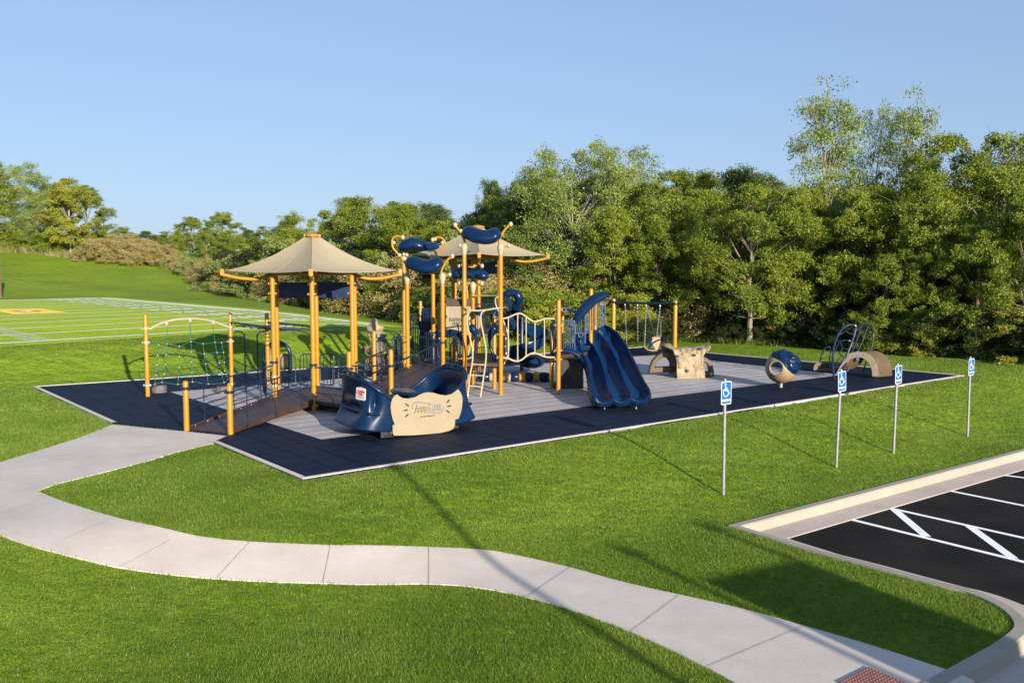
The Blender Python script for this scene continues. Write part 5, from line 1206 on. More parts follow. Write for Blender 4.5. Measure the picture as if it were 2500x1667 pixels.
def band(pts, w):
    P = cr([onp(*p)+nf*.004 for p in pts], 5); k = len(P); vs = []
    for i, p in enumerate(P):
        t = (P[min(k-1, i+1)]-P[max(0, i-1)]).normalized(); n = t.cross(nf); ww = w*math.sin(math.pi*(.08+.84*i/(k-1))); vs += [p+n*ww, p-n*ww]
    MB().add(vs, [(2*i, 2*i+1, 2*i+3, 2*i+2) for i in range(k-1)]).build('swoosh', 'grey', pnl, smooth=False)
band([(1322, 745), (1318, 700), (1340, 660), (1400, 650), (1480, 662), (1565, 660)], .02); band([(1715, 690), (1722, 730), (1700, 775), (1640, 790), (1560, 782), (1480, 780)], .02)
for p in ((1120, 555), (1052, 718), (1080, 885), (1283, 905), (1517, 880), (1742, 856), (1928, 798), (1962, 635), (1915, 487)):
    q = MB(); q.ellipsoid(onp(*p)+nf*.004, .011, .011, .011, 8, 5); q.build('bolt', 'bolt', pnl)
def LC(u, w, z): return Pm+eu_*u+ew*w+UP*z
def shell(sg):
    # U shaped moulded seat shell; t runs near panel -> end -> far panel
    def plan(t, hu, rr, bulge):
        # superellipse style U: u from .5 outwards, w 0..GW
        a = math.pi*t; su = abs(math.sin(a))**rr; cw = (abs(math.cos(a))**(.62))*(1 if math.cos(a) > 0 else -1)
        return .50+(hu-.50)*su, GW/2+.06-(GW/2)*bulge*cw
    def fn(i, j):
        t = i; h = j                                   # h 0 bottom ->1 rim
        rim = .74+.56*math.sin(math.pi*t)**.55
        zb_ = .17+.10*math.sin(math.pi*t)
        z = zb_+(rim-zb_)*h
        hu = 1.54-.52*h+.30*h*h*h*.9
        u, w = plan(t, hu, .42, .985)
        # recessed arch low in the end face
        e = math.exp(-((t-.52)/.16)**2)*math.exp(-((h-.30)/.22)**2); u -= .26*e
        d = math.exp(-((t-.16)/.05)**2)*math.exp(-((h-.62)/.25)**2); w += .09*d; u -= .05*d
        return LC(sg*u, w, z)
    b = MB(); b.grid(fn, 72, 28); o = b.build('seat_shell', 'navy', GLD, solid=.035, ang=180)
    r_ = MB(); r_.tube([fn(i/72, 1.0) for i in range(73)], .042, 10); r_.build('rim', 'navy', o)
    # grab rail above the rim with two slots
    hp_ = [fn(t, 1.0)+UP*(.085*math.sin(math.pi*(t-.33)/.34)**.35 if .33 < t < .67 else 0) for t in [.33+.34*i/20 for i in range(21)]]
    r_ = MB(); r_.tube(hp_, .028, 8)
    for t in (.42, .5, .58): r_.tube([fn(t, .98), fn(t, 1.0)+UP*.085], .03, 8)
    r_.build('grab_rail', 'navy', o)
    s = MB(); s.grid(lambda i, j: LC(sg*(.62+.62*j), .08+(GW-.12)*i, .50-.03*math.sin(math.pi*i)+.10*j*j), 16, 8); s.build('seat', 'navy', o, solid=.05)
    s = MB(); s.grid(lambda i, j: LC(sg*(.62), .08+(GW-.12)*i, .50-.36*j), 10, 4); s.build('seat_front', 'navy', o, solid=.03)
    return fn, o
fl, shl = shell(-1); fr_, shr = shell(1)
b = MB(); b.box(LC(0, GW/2, .15), 1.6, GW-.05, .05, eu_); b.build('floor', 'deck', GLD, smooth=False)
b = MB()
for w_ in (.12, GW-.12): b.tube([LC(-.9, w_, .10), LC(.9, w_, .10)], .04, 8); b.box(LC(-.62, w_, .13), .7, .05, .16, eu_); 
b.build('base_frame', 'black', GLD)
tb_ = [LC(-.30+.60*0, GW*.62, .80)]
b = MB(); oc = LC(-.05, GW*.50, .86); ol = []
for i in range(28):
    a = 2*math.pi*i/28; ol.append(oc+eu_*(.17*math.cos(a)*(1+.25*math.cos(2*a)))+ew*(.52*math.sin(a)))
b.prism(ol, UP*.05); tbl = b.build('table', 'navy', GLD, bevel=.02)
b = MB(); b.tube(ol+[], .035, 8, closed=True); b.build('table_rim', 'navy', tbl)
b = MB(); b.lathe(LC(-.05, GW*.50, .17), [(.16, 0), (.09, .12), (.07, .4), (.12, .68)], 14); b.build('pedestal', 'navy', tbl)
# plaque on the left shell
pc = fl(.36, .70); n_ = (fl(.37, .70)-fl(.35, .70)).normalized(); up_ = (fl(.36, .74)-fl(.36, .66)).normalized(); nn_ = up_.cross(n_).normalized(); nn_ = nn_ if nn_.dot(EYE-pc) > 0 else -nn_
ri = up_.cross(nn_).normalized(); 
b = MB(); w_, h_ = .17, .13; po = [pc+nn_*.032+ri*(w_*x)+up_*(h_*y) for x, y in ((-1, -.8), (-.85, -1), (.85, -1), (1, -.8), (1, .8), (.85, .95), (0, 1.08), (-.85, .95), (-1, .8))]
b.prism(po, nn_*.012); pq = b.build('plaque', 'white', shl, smooth=False)
text('lettering', 'PLAYWORLD', .060, 'red', pq, pc+nn_*.047+up_*.045+ri*.04, ri, up_, .002, fit=.20); text('lettering', 'SYSTEMS', .060, 'red', pq, pc+nn_*.047-up_*.012+ri*.01, ri, up_, .002, fit=.13)
text('lettering', 'www.PlayworldSystems.com', .022, 'grey', pq, pc+nn_*.047-up_*.065, ri, up_)
b = MB(); ring2 = [pc+nn_*.047-ri*.115+up_*.03+ri*(.03*math.cos(a))+up_*(.04*math.sin(a)) for a in [i*.5236 for i in range(12)]]; b.tube(ring2, .005, 5, closed=True); b.build('emblem', 'red', pq)
# ================================================================ STUMP BLOCKS UNDER THE NET
for (x, y), lb in (((389, 950), 'grey wood grained round block by the left post of the rope net'), ((546, 953), 'grey wood grained round block by the right post of the rope net')):
    p = G(x, y+9); r = .21
    root = empty('stump', p, lb, 'stump', 'stump blocks under the rope net')
    b = MB(); b.lathe(p, [(r, Z0), (r*1.02, .06), (r*.98, .2), (r*.93, .23)], 18); b.build('side', 'stump', root)
    b = MB(); b.lathe(p+UP*.231, [(r*.9, 0), (r*.88, .012), (0, .014)], 18); b.build('top', 'rubber', root)
# ================================================================ ROCK TOTEM, DOME, SAUCERS
tt = empty('rock_climber', G(922, 912), 'stack of tan and brown boulders standing behind the ramp', 'climbing rock'); Yt = tt.location.y
gT = lambda x, y, dy=0: AT(620+x/6.918, 780+y/6.918, Yt+dy)
rs = random.Random(3)
def lump(c, rx, ry, rz, m, nm='boulder', par=None):
    ph = [V((rs.uniform(-1, 1), rs.uniform(-1, 1), rs.uniform(-1, 1))).normalized() for _ in range(9)]
    def f(d):
        k = 1.0
        for q in ph: 
            dd = d.dot(q)
            if dd > .62: k = min(k, .62/dd+.02)
        return k*1.18
    b = MB(); b.ellipsoid(c, rx, ry, rz, 28, 18, fn=f); return b.build(nm, m, par, ang=18)
for x, y, w_, h_, m_ in ((2030, 50, 75, 75, 'rock'), (2055, 140, 125, 90, 'rock'), (2110, 270, 130, 85, 'rock'), (1985, 285, 70, 60, 'rock'), (2120, 400, 120, 90, 'rock'), (1880, 500, 85, 50, 'darkrock'), (2010, 480, 90, 110, 'darkrock'), (2130, 560, 110, 110, 'rock'), (1910, 690, 70, 60, 'darkrock'), (2020, 660, 80, 120, 'darkrock'), (2150, 720, 100, 120, 'rock'), (1930, 810, 60, 70, 'darkrock'), (2060, 830, 110, 90, 'darkrock')):
    s = Yt/2160/6.918; lump(gT(x, y), w_*s, w_*s*.8, h_*s, m_, par=tt)
dm = empty('play_dome', G(676, 905), 'round tan and navy crawl dome behind the left canopy posts', 'crawl dome'); c_ = AT(676, 868, dm.location.y)
b = MB(); rr_ = .47
def df(i, j):
    a = math.pi*(.0+1.0*i); ph = j*1.35; return c_+V((math.cos(a)*rr_*math.cos(ph*.75)-.0, .75*math.sin(ph)*1.0, (math.sin(a)*rr_*1.05-.0)*math.cos(ph*.75)))
b.grid(df, 24, 10); b.build('shell', 'tan2', dm, solid=.04, ang=80)
b = MB(); b.tube([df(i/24, 0) for i in range(25)], .06, 10); b.tube([df(0, 0), V((df(0, 0).x, df(0, 0).y, .02))], .06, 10); b.tube([df(1, 0), V((df(1, 0).x, df(1, 0).y, .02))], .06, 10); b.build('rim', 'navy', dm)
b = MB(); b.grid(lambda i, j: V((c_.x-rr_+2*rr_*i, c_.y+.12+.5*math.sin(math.pi*i), (c_.z)*j+.02)), 16, 4); b.build('back_wall', 'tan2', dm, solid=.03)
for (x, y), lb in (((893, 921), 'navy saucer seat left of the others behind the glider'), ((930, 923), 'navy saucer seat beside the far ramp rail')):
    p = G(x, y+4); root = empty('saucer_seat', p, lb, 'saucer seat', 'saucer seats behind the glider')
    b = MB(); b.lathe(p, [(.05, .0), (.05, .22)], 10); b.build('stem', 'galv', root); b = MB(); b.lathe(p+UP*.22, [(.08, 0), (.30, .05), (.31, .08), (.24, .07), (0, .04)], 22); b.build('seat', 'navy', root)
# ================================================================ BARREL ROLL
BL, BR = g4(70, 1130, 28.0), g4(900, 1120, 28.0); BL.z = BR.z = g4(480, 1130, 28.0).z
br = empty('barrel_roller', V(((BL.x+BR.x)/2, 28.0, 0)), 'low horizontal row of navy tan and mustard barrels behind the ladder', 'balance roller')
xs_ = [95, 205, 275, 365, 455, 545, 625, 710, 785, 890]; cols = ['navy', 'cream', 'navy', 'cream', 'navy', 'mustard', 'navy', 'mustard', 'navy']
for i in range(9):
    A_, B_ = g4(xs_[i], 1130, 28.0), g4(xs_[i+1], 1130, 28.0); A_.z = B_.z = BL.z; Lx = (B_-A_).length
    b = MB(); b.lathe(A_, [(.10, 0), (.135, .02), (.155, Lx*.3), (.162, Lx*.5), (.155, Lx*.7), (.135, Lx-.02), (.10, Lx)], 14, axis=(B_-A_)); b.build('barrel', cols[i], br, ang=30)
for x in (85, 885):
    p = g4(x, 1130, 28.0); b = MB(); b.tube([V((p.x, p.y, 0)), V((p.x, p.y, BL.z+.12))], .045, 10); b.build('leg', 'navysteel', br)
b = MB(); b.tube([BL, BR], .05, 8); b.build('axle', 'navysteel', br)
# ================================================================ SWING SET
g6 = lambda x, y, Y: AT(1450+x/5.6, 680+y/5.6, Y)
W1, W2 = XA(1648, 36.0, 1.2), XA(1498, 38.8, 1.2)
sw = empty('swing_set', V(((W1.x+W2.x)/2, (W1.y+W2.y)/2, 0)), 'swing frame of two mustard posts and a navy top bar at the back corner', 'swing set')
t1, t2 = ZA(W1, 733), ZA(W2, 728); post(W1, t1, par=sw, r=.085); post(W2, t2, par=sw, r=.085)
zb1, zb2 = ZA(W1, 742), ZA(W2, 738)
wa, wb = V((W2.x, W2.y, zb2)), V((W1.x, W1.y, zb1)); bb = MB(); bb.tube([wa, wb], .055, 10); bb.build('top_bar', 'navysteel', sw)
for p, z in ((W1, zb1), (W2, zb2)): c = MB(); c.lathe(V((p.x, p.y, z-.05)), [(.086, 0), (.10, .01), (.10, .09), (.086, .1)], 12); c.build('collar', 'navysteel', sw)
def onbar(x): 
    t = (x-268)/(1108-268); return wa.lerp(wb, t)
def chain(b, P, Q):
    n = max(3, int((Q-P).length/.07)); d = (Q-P).normalized(); s = d.cross(V((0, 1, 0))).normalized(); s2 = d.cross(s)
    for i in range(n):
        p = P.lerp(Q, (i+.5)/n); a = s if i % 2 else s2; h = (Q-P).length/n*.62
        b.tube([p-d*h, p-d*h*.5+a*.016, p+d*h*.5+a*.016, p+d*h, p+d*h*.5-a*.016, p-d*h*.5-a*.016], .0075, 4, closed=True)
for x in (433, 608, 728, 912): c = MB(); c.box(onbar(x)-UP*.06, .05, .06, .12); c.build('hanger', 'bolt', sw)
def swing(xc, sx0, sx1, sy):
    pass
sb = onbar(520); bs = empty('belt_swing', V((sb.x, sb.y, .4)), 'black belt swing seat hanging from two chains at the left of the frame', 'swing')
Ps = [g6(448, 897, onbar(433).y), g6(600, 900, onbar(608).y)]
for P, Q in ((onbar(433)-UP*.1, Ps[0]), (onbar(608)-UP*.1, Ps[1])): b = MB(); chain(b, P, Q); b.build('chain', 'chain', bs)
b = MB(); ym = Ps[0].lerp(Ps[1], .5).y
curve_ = cr([Ps[0], g6(480, 925, Ps[0].y*.6+ym*.4), g6(525, 942, ym), g6(570, 928, Ps[1].y*.6+ym*.4), Ps[1]], 5)
b.add([p+V((0.0, s*.08, 0))+UP*h for p in curve_ for s, h in ((-1, 0), (1, 0), (1, .02), (-1, .02))], [(i*4+j, i*4+(j+1) % 4, i*4+4+(j+1) % 4, i*4+4+j) for i in range(len(curve_)-1) for j in range(4)]); b.build('belt', 'rubber', bs)
Yc = onbar(820).y; ad = empty('moulded_swing', V((onbar(820).x, Yc, .3)), 'moulded tan bucket swing with navy harness hanging at the right of the frame', 'swing')
for a_, b_, x, y, dy in ((728, 0, 692, 912, -.25), (728, 0, 833, 792, .35), (912, 0, 845, 930, -.25), (912, 0, 918, 795, .35)):
    b = MB(); chain(b, onbar(a_)-UP*.1, g6(x, y, Yc+dy)); b.build('chain', 'chain', ad)
b = MB()
def sf(i, j):
    # seat then back of the bucket
    prof = cr([g6(690, 935, Yc), g6(735, 985, Yc), g6(800, 998, Yc), g6(865, 985, Yc), g6(885, 930, Yc), g6(905, 860, Yc), g6(915, 800, Yc)], 4)
    p = prof[int(round(i*(len(prof)-1)))]; u = (j-.5)*2; return p+V((0, u*.26, .09*u*u))+V((-.08*u*u, 0, 0))
b.grid(sf, 24, 10); b.build('bucket', 'tan2', ad, solid=.035, ang=80)
b = MB(); b.add([g6(x, y, Yc+.27*s) for s in (-1, 1) for x, y in ((800, 800), (850, 797), (905, 800), (925, 815), (885, 940), (845, 975), (790, 880))], [tuple(range(7)), tuple(range(13, 6, -1))]+[(i, i+7, (i+1) % 7+7, (i+1) % 7) for i in range(7)]); b.build('back', 'tan2', ad)
rail('harness', [g6(750, 960, Yc-.28), g6(780, 900, Yc-.28), g6(745, 870, Yc-.28), g6(755, 830, Yc-.28), g6(800, 822, Yc-.28)], .035, 'navy', ad, 5); rail('harness', [g6(745, 940, Yc-.3), g6(800, 890, Yc-.3), g6(860, 850, Yc-.3), g6(935, 825, Yc-.3)], .03, 'navy', ad, 4)
b = MB(); b.ellipsoid(g6(935, 822, Yc-.1), .07, .1, .12, 12, 8); b.build('headrest', 'navy', ad)
# ================================================================ ROCK BRIDGE CLIMBER
rc0 = G(1685, 930); rc0.z = 0; rk = empty('rock_bridge', rc0, 'low arched tan rock climber with mustard hand holds on the grey tiles', 'climbing rock')
YF = G(1654+4, 926).y; 
def g6d(x, y, Y): return g6(x, y, Y)
from mathutils import noise
FX0, FX1 = g6(1140, 1380, YF), g6(1510, 1355, YF+.25)
YB = YF+1.55
def rockf(i, j):
    # j: ground front -> over the top -> ground back ; i: left -> right
    zt_ = .93; a = j
    if a < .33: t = a/.33; yy = -.0+.28*t; zz = zt_*t*.93
    elif a < .67: t = (a-.33)/.34; yy = .28+1.0*t; zz = zt_*(.93+.12*math.sin(math.pi*t))
    else: t = (a-.67)/.33; yy = 1.28+.27*t; zz = zt_*.93*(1-t)
    wl, wr_ = FX0, FX1; base = wl.lerp(wr_, i); topw = .34*sm(.25, .5, a)*(1-sm(.6, .9, a))
    x = base.x+(i-.5)*topw*2.2-.22*yy*0; y = base.y+yy
    p = V((x, y, max(.01, zz)))
    nz = noise.noise(V((p.x*2.2, p.y*2.2, p.z*2.2+5)))*.13+noise.noise(V((p.x*6.5, p.y*3.2, p.z*2.4)))*.09+abs(noise.noise(p*9))*-.05
    ed = min(i, 1-i); wob = noise.noise(V((0 if i < .5 else 9, a*9, 1)))*.05*(1-min(1, ed*5))
    return p+V((wob*(1 if i > .5 else -1), -nz*(1 if a < .45 else -1), nz*(.9 if .3 < a < .7 else .1)))
b = MB(); b.grid(rockf, 40, 70); b.build('rock_shell', 'rock', rk, solid=.05, ang=60)
for x, y, col_ in ((1260, 1025, 1), (1425, 1008, 1), (1300, 1138, 1), (1192, 1207, 1), (1397, 1195, 1), (1483, 1210, 1), (1168, 1050, 0), (1385, 1052, 0), (1285, 1258, 0)):
    i = max(.04, min(.96, (x-1140)/370-.02)); jb_ = min(((rockf(i, j/100)-EYE).normalized()-(g6(x, y, YF)-EYE).normalized()).length*1000+j*0 for j in range(0, 60))
    jj = min(range(0, 60), key=lambda j: ((rockf(i, j/100)-EYE).normalized()-(g6(x, y, YF)-EYE).normalized()).length)
    b = MB(); b.ellipsoid(rockf(i, jj/100)+V((0, -.03, .01)), .075, .05, .055, 10, 7, fn=lambda d: 1-.25*max(0, d.z)); b.build('hand_hold', 'mustard' if col_ else 'ink', rk, ang=30)
def archleg(pts, inn, Y, m):
    b = MB(); k = len(pts); vs = [g6(x, y, Y) for x, y in pts]+[g6(x, y, Y) for x, y in inn]
    vs += [v+V((0, .28, 0)) for v in vs[:2*k]]; fs = []
    for i in range(k-1): fs += [(i, i+1, k+i+1, k+i), (2*k+i, 3*k+i, 3*k+i+1, 2*k+i+1), (i, 2*k+i, 2*k+i+1, i+1), (k+i, k+i+1, 3*k+i+1, 3*k+i)]
    fs += [(0, k, 3*k, 2*k), (k-1, 3*k-1, 4*k-1, 2*k-1)]
    b.add(vs, fs); b.build('arch_leg', m, rk, smooth=False, bevel=.03)
archleg([(755, 1295), (765, 1220), (800, 1130), (860, 1060), (950, 1000), (1060, 990)], [(850, 1290), (830, 1225), (850, 1160), (890, 1105), (960, 1075), (1060, 1090)], YF+.75, 'brown')
archleg([(755, 1295), (850, 1290), (950, 1282), (1060, 1278), (1130, 1275)], [(770, 1225), (850, 1215), (950, 1210), (1060, 1205), (1130, 1200)], YF+.8, 'brown')
archleg([(1645, 1345), (1645, 1270), (1625, 1180), (1590, 1120), (1530, 1080), (1480, 1060)], [(1560, 1345), (1580, 1270), (1570, 1200), (1550, 1165), (1520, 1150), (1480, 1140)], YF+.45, 'brown')
archleg([(1645, 1345), (1560, 1348), (1505, 1350)], [(1640, 1280), (1560, 1272), (1505, 1280)], YF+.4, 'brown')
b = MB(); b.ellipsoid(g6(1602, 1307, YF+.36), .05, .02, .06, 12, 8); b.build('badge', 'cream', rk)
b = MB(); b.prism([FX0+V((-.02, -.02, .0)), FX1+V((.02, -.02, 0)), FX1+V((.02, -.02, .05)), FX0+V((-.02, -.02, .05))], V((0, -.03, 0))); b.build('base_strip', 'mustard', rk, smooth=False)
# ================================================================ BALL SPINNER
g7 = lambda x, y, Y: AT(1820+x/5.88, 760+y/5.88, Y)
bp0 = G(1906, 947); sp_ = empty('ball_spinner', bp0, 'large tan and navy ball seat with a round hole standing on a short steel pole', 'spinner')
cb = g7(513, 808, bp0.y); RB = .455
b = MB(); b.lathe(bp0, [(.055, 0), (.055, cb.z-RB+.05)], 14); b.lathe(V((bp0.x, bp0.y, cb.z-RB-.02)), [(.075, 0), (.075, .05), (.15, .08)], 16); b.build('pole', 'galv', sp_)
hd_dir = V((-.72, -.64, -.02)).normalized(); cn = V((.62, -.12, .78)).normalized()
def ballmesh(cond, off, nm, m, bumps=False):
    n, mm = 96, 64; b = MB(); vs = []; fs = []
    for i in range(mm+1):
        ph = math.pi*i/mm
        for j in range(n):
            a = 2*math.pi*j/n; d = V((math.sin(ph)*math.cos(a), math.sin(ph)*math.sin(a), math.cos(ph))); k = RB+off
            if bumps:
                for q in bum: 
                    c = d.dot(q)
                    if c > .86: k += .055*sm(.86, .95, c)
            vs.append(cb+d*k)
    for i in range(mm):
        for j in range(n):
            a = 2*math.pi*(j+.5)/n; ph = math.pi*(i+.5)/mm; d = V((math.sin(ph)*math.cos(a), math.sin(ph)*math.sin(a), math.cos(ph)))
            if cond(d): fs.append((i*n+j, (i+1)*n+j, (i+1)*n+(j+1) % n, i*n+(j+1) % n))
    b.add(vs, fs); return b.build(nm, m, sp_, solid=.035, ang=80)
bum = [V(v).normalized() for v in ((.1, -.55, .83), (.62, -.45, .65), (.55, -.75, .3), (-.2, -.1, .98), (.95, -.1, .3), (.5, .4, .75), (.9, .3, .1))]
hole_c = V((-.58, -.80, .06)).normalized()
vd_ = (cb-EYE).normalized(); hole_b = hole_c-vd_*(2*hole_c.dot(vd_))
iscap = lambda d: d.dot(cn)+.06*math.sin(5*d.x) > .22
ballmesh(lambda d: not iscap(d) and d.dot(hole_c) < .89 and d.dot(hole_b) < .87, 0, 'tan_shell', 'tan2')
ballmesh(lambda d: iscap(d) and d.dot(hole_b) < .87, .012, 'navy_cap', 'navy', True)
b = MB(); t1_ = hole_c.cross(UP).normalized(); t2_ = t1_.cross(hole_c); an = math.acos(.89)
b.tube([cb+(hole_c*math.cos(an)+(t1_*math.cos(a)+t2_*math.sin(a))*math.sin(an))*(RB+.005) for a in [i*math.pi/18 for i in range(36)]], .028, 8, closed=True); b.build('hole_rim', 'tan2', sp_)
# ================================================================ LOOP CLIMBER WITH BROWN ARCH
q7 = lambda x, y, Y: AT(1960+x/8.713, 780+y/8.713, Y)
yc = G(2036, 928.4).y; lc_ = empty('loop_climber', G(2060, 925), 'navy tube loop climber joined to a brown arched bridge with slots', 'climber')
def tube7(nm, pts, r, m='navysteel', s=6): return rail(nm, [q7(x, y, yc+dy) for x, y, dy in pts], r, m, lc_, s)
tube7('loop', [(675, 1290, 0), (650, 1130, 0), (635, 930, 0), (640, 750, 0), (665, 570, .1), (720, 400, .2), (800, 250, .3), (900, 150, .4), (1000, 112, .45), (1090, 118, .5), (1125, 150, .5), (1118, 220, .5), (1085, 350, .45), (1030, 520, .35), (960, 690, .3), (880, 860, .2), (790, 1010, .15), (710, 1160, .1)], .036)
tube7('loop', [(1215, 210, .6), (1225, 150, .6), (1290, 100, .7), (1370, 100, .8), (1440, 160, .9), (1490, 260, 1.0), (1495, 380, 1.0), (1485, 500, 1.0), (1460, 600, 1.0), (1435, 690, 1.0)], .036)
tube7('loop', [(1215, 210, .6), (1180, 340, .55), (1110, 540, .5), (1030, 720, .4), (950, 880, .3), (860, 1040, .2), (800, 1120, .2)], .032)
tube7('bar', [(1385, 150, .9), (1310, 330, .8), (1240, 540, .7), (1150, 710, .6), (1060, 900, .5), (935, 1110, .4)], .022)
for P in ([(1090, 212, .5), (1225, 212, .6)], [(1110, 540, .5), (1240, 550, .7)], [(775, 325, .25), (850, 285, .3), (925, 248, .4), (960, 280, .4), (1020, 298, .4), (1085, 298, .45)], [(670, 700, .1), (720, 580, .1), (790, 480, .2), (880, 438, .3), (960, 440, .4), (1030, 468, .4)], [(800, 495, .2), (850, 605, .2), (920, 625, .3), (980, 632, .35)], [(850, 610, .2), (770, 720, .1)], [(700, 645, .1), (800, 740, .15), (895, 820, .2)], [(640, 1025, 0), (720, 1008, .1), (800, 1005, .15)], [(720, 1000, .1), (745, 880, .1), (830, 740, .15)], [(1030, 720, .4), (1150, 690, .6)], [(930, 1000, .3), (1010, 1000, .5)]):
    tube7('rung', P, .017, 'navysteel', 4)
tube7('hand_loop', [(365, 910, .9), (380, 820, .9), (410, 720, .9), (450, 640, .9), (520, 585, .9), (575, 590, .9), (590, 640, .9), (580, 760, .9), (565, 880, .9), (590, 1010, .7), (605, 1070, .5)], .022)
tube7('strut', [(1360, 860, 1.0), (1310, 1020, 1.0), (1290, 1110, 1.0)], .022, 'black', 1)
tube7('hand_loop', [(1560, 690, 1.6), (1660, 720, 1.6), (1740, 790, 1.6), (1775, 860, 1.6), (1740, 910, 1.5)], .014)
def archblock(outer, inner, Y, depth, nm):
    k = len(outer); C1 = [q7(x, y, Y) for x, y in outer]; C2 = [q7(x, y, Y) for x, y in inner]; off = V(depth)
    vs = C1+C2+[v+off for v in C1]+[v+off for v in C2]; fs = []
    for i in range(k-1): fs += [(i, i+1, k+i+1, k+i), (2*k+i, 3*k+i, 3*k+i+1, 2*k+i+1), (i, 2*k+i, 2*k+i+1, i+1), (k+i, k+i+1, 3*k+i+1, 3*k+i)]
    fs += [(0, k, 3*k, 2*k), (k-1, 3*k-1, 4*k-1, 2*k-1)]
    return MB().add(vs, fs).build(nm, 'brown', lc_, ang=35, bevel=.015)
oc_ = cr([V((x, y, 0)) for x, y in ((740, 985), (820, 890), (900, 790), (980, 720), (1080, 690), (1180, 685), (1290, 692), (1400, 740), (1490, 820), (1560, 920), (1600, 1050), (1612, 1228))], 4)
ic_ = cr([V((x, y, 0)) for x, y in ((750, 1090), (880, 1010), (960, 920), (1020, 850), (1100, 820), (1190, 810), (1270, 830), (1350, 880), (1410, 950), (1450, 1040), (1465, 1130), (1468, 1215))], 4)
ar_ = archblock([(p.x, p.y) for p in oc_], [(p.x, p.y) for p in ic_], yc+.25, (.62, .38, .0), 'arch_bridge')
for x, y in ((1665, 918), (1710, 1075)):
    b = MB(); b.box(q7(x, y, yc+.45), .26, .05, .05, V((.85, .52, 0))); b.build('slot', 'black', ar_, bevel=.02)
for x, y in ((1310, 747), (1277, 792), (1583, 880), (1543, 943), (1508, 985), (1714, 1122)): b = MB(); b.ellipsoid(q7(x, y, yc+.23), .017, .017, .017, 8, 6); b.build('bolt', 'bolt', ar_)
lb_ = archblock([(222, 1085), (222, 1010), (240, 960), (280, 925), (340, 915), (600, 925), (740, 960)], [(600, 1092), (600, 1092), (600, 1092), (600, 1092), (600, 1092), (620, 1092), (740, 1060)], yc+1.0, (.35, .45, 0), 'low_block')
b = MB(); b.box(q7(465, 1003, yc+.98), .40, .05, .08); b.build('slot', 'black', lb_, bevel=.02)
b = MB(); b.box(q7(1155, 775, yc+.3), .13, .08, .33, V((.9, .4, 0))); b.build('bracket', 'barblue', ar_, bevel=.02)
# ================================================================ PARKING SIGNS
def sign(x, y, ytop, ybot, lean, lb, xt):
    base = HIT(x, y); Hs = ZA(base, ytop); hs = Hs-ZA(base, ybot); wdt = hs*2/3
    root = empty('parking_sign', base, lb, 'sign', 'accessible parking signs on the bank')
    topx = XA(xt, base.y, Hs); top = V((topx.x, base.y, Hs+.02))
    b = MB(); b.tube([base-UP*.15, top], .030, 12); b.lathe(top, [(.030, 0), (.022, .025), (0, .03)], 12); b.build('pole', 'galv', root)
    # face looks across the car park towards the viewer's right
    r = (E1*.80-E2*.0+V((.12, -.10, 0))).normalized(); r = V((.80, .60, 0)).normalized(); n = r.cross(UP).normalized()
    c = V((topx.x, base.y, (Hs+Hs-hs)/2))+n*.034
    if lean: r = (r+UP*lean).normalized()
    up = n.cross(r).normalized(); up = up if up.z > 0 else -up
    def rr(w_, h_, rad):
        o = []
        for cx_, cz_, a0 in ((w_/2-rad, h_/2-rad, 0), (-w_/2+rad, h_/2-rad, 90), (-w_/2+rad, -h_/2+rad, 180), (w_/2-rad, -h_/2+rad, 270)):
            for k in range(5): a = math.radians(a0+k*22.5); o.append((cx_+rad*math.cos(a), cz_+rad*math.sin(a)))
        return o
    b = MB(); b.prism([c+r*p+up*q for p, q in rr(wdt, hs, .035)], n*.003); pl = b.build('plate', 'white', root, smooth=False)
    b = MB(); b.prism([c+n*.0035+r*p+up*q for p, q in rr(wdt-.028, hs-.028, .024)], n*.002); b.build('blue_field', 'signblue', pl, smooth=False)
    s = hs/.45; o = c+n*.0062+up*.055*s-r*.012
    def fl2(pts, w_):
        bb = MB(); P = [o+r*(p*s)+up*(q*s) for p, q in pts]; k = len(P); vs = []
        for i, p in enumerate(P):
            t = (P[min(k-1, i+1)]-P[max(0, i-1)]).normalized(); m_ = t.cross(n)*w_*s/2; vs += [p+m_, p-m_]
        bb.add(vs, [(2*i, 2*i+1, 2*i+3, 2*i+2) for i in range(k-1)]); return bb
    sy = MB()
    for pts, w_ in (([(-.018, .085), (-.012, -.012)], .022), ([(-.016, .036), (.045, .036)], .016), ([(-.015, -.004), (.058, -.004)], .022), ([(.052, -.004), (.085, -.075)], .022), ([(.083, -.072), (.112, -.058)], .02)):
        bb = fl2(pts, w_); sy.add(bb.v, bb.f)
    bb = fl2([(-.004+.077*math.cos(math.radians(a)), -.045+.077*math.sin(math.radians(a))) for a in range(118, 362, 12)], .018); sy.add(bb.v, bb.f)
    hp_ = [o+r*((-.018+.021*math.cos(a))*s)+up*((.115+.021*math.sin(a))*s) for a in [i*math.pi/8 for i in range(16)]]; sy.add(hp_, [tuple(range(16))])
    sy.build('wheelchair_symbol', 'white', pl, smooth=False)
    text('lettering', 'PARKING', .068*s, 'white', pl, c+n*.0055-up*(.145*s), r, up, .0012, .001, sx=.88)
    for q in (.2, -.2): bb = MB(); bb.ellipsoid(c+n*.006+up*q*s, .008, .008, .008, 8, 5); bb.build('bolt', 'bolt', pl)
sign(1766, 1206, 930.5, 986.5, .0, 'nearest blue wheelchair PARKING sign on a tall steel pole, leftmost of four', 1770)
sign(2041, 1139, 906, 955, .06, 'second blue wheelchair sign from the left, in front of the loop climber', 2053)
sign(2181, 1105.6, 892, 936, .02, 'third blue wheelchair sign from the left, right of the brown arch', 2191)
sign(2362, 1064, 875.3, 916, .02, 'farthest blue wheelchair sign near the right end of the playground', 2369)
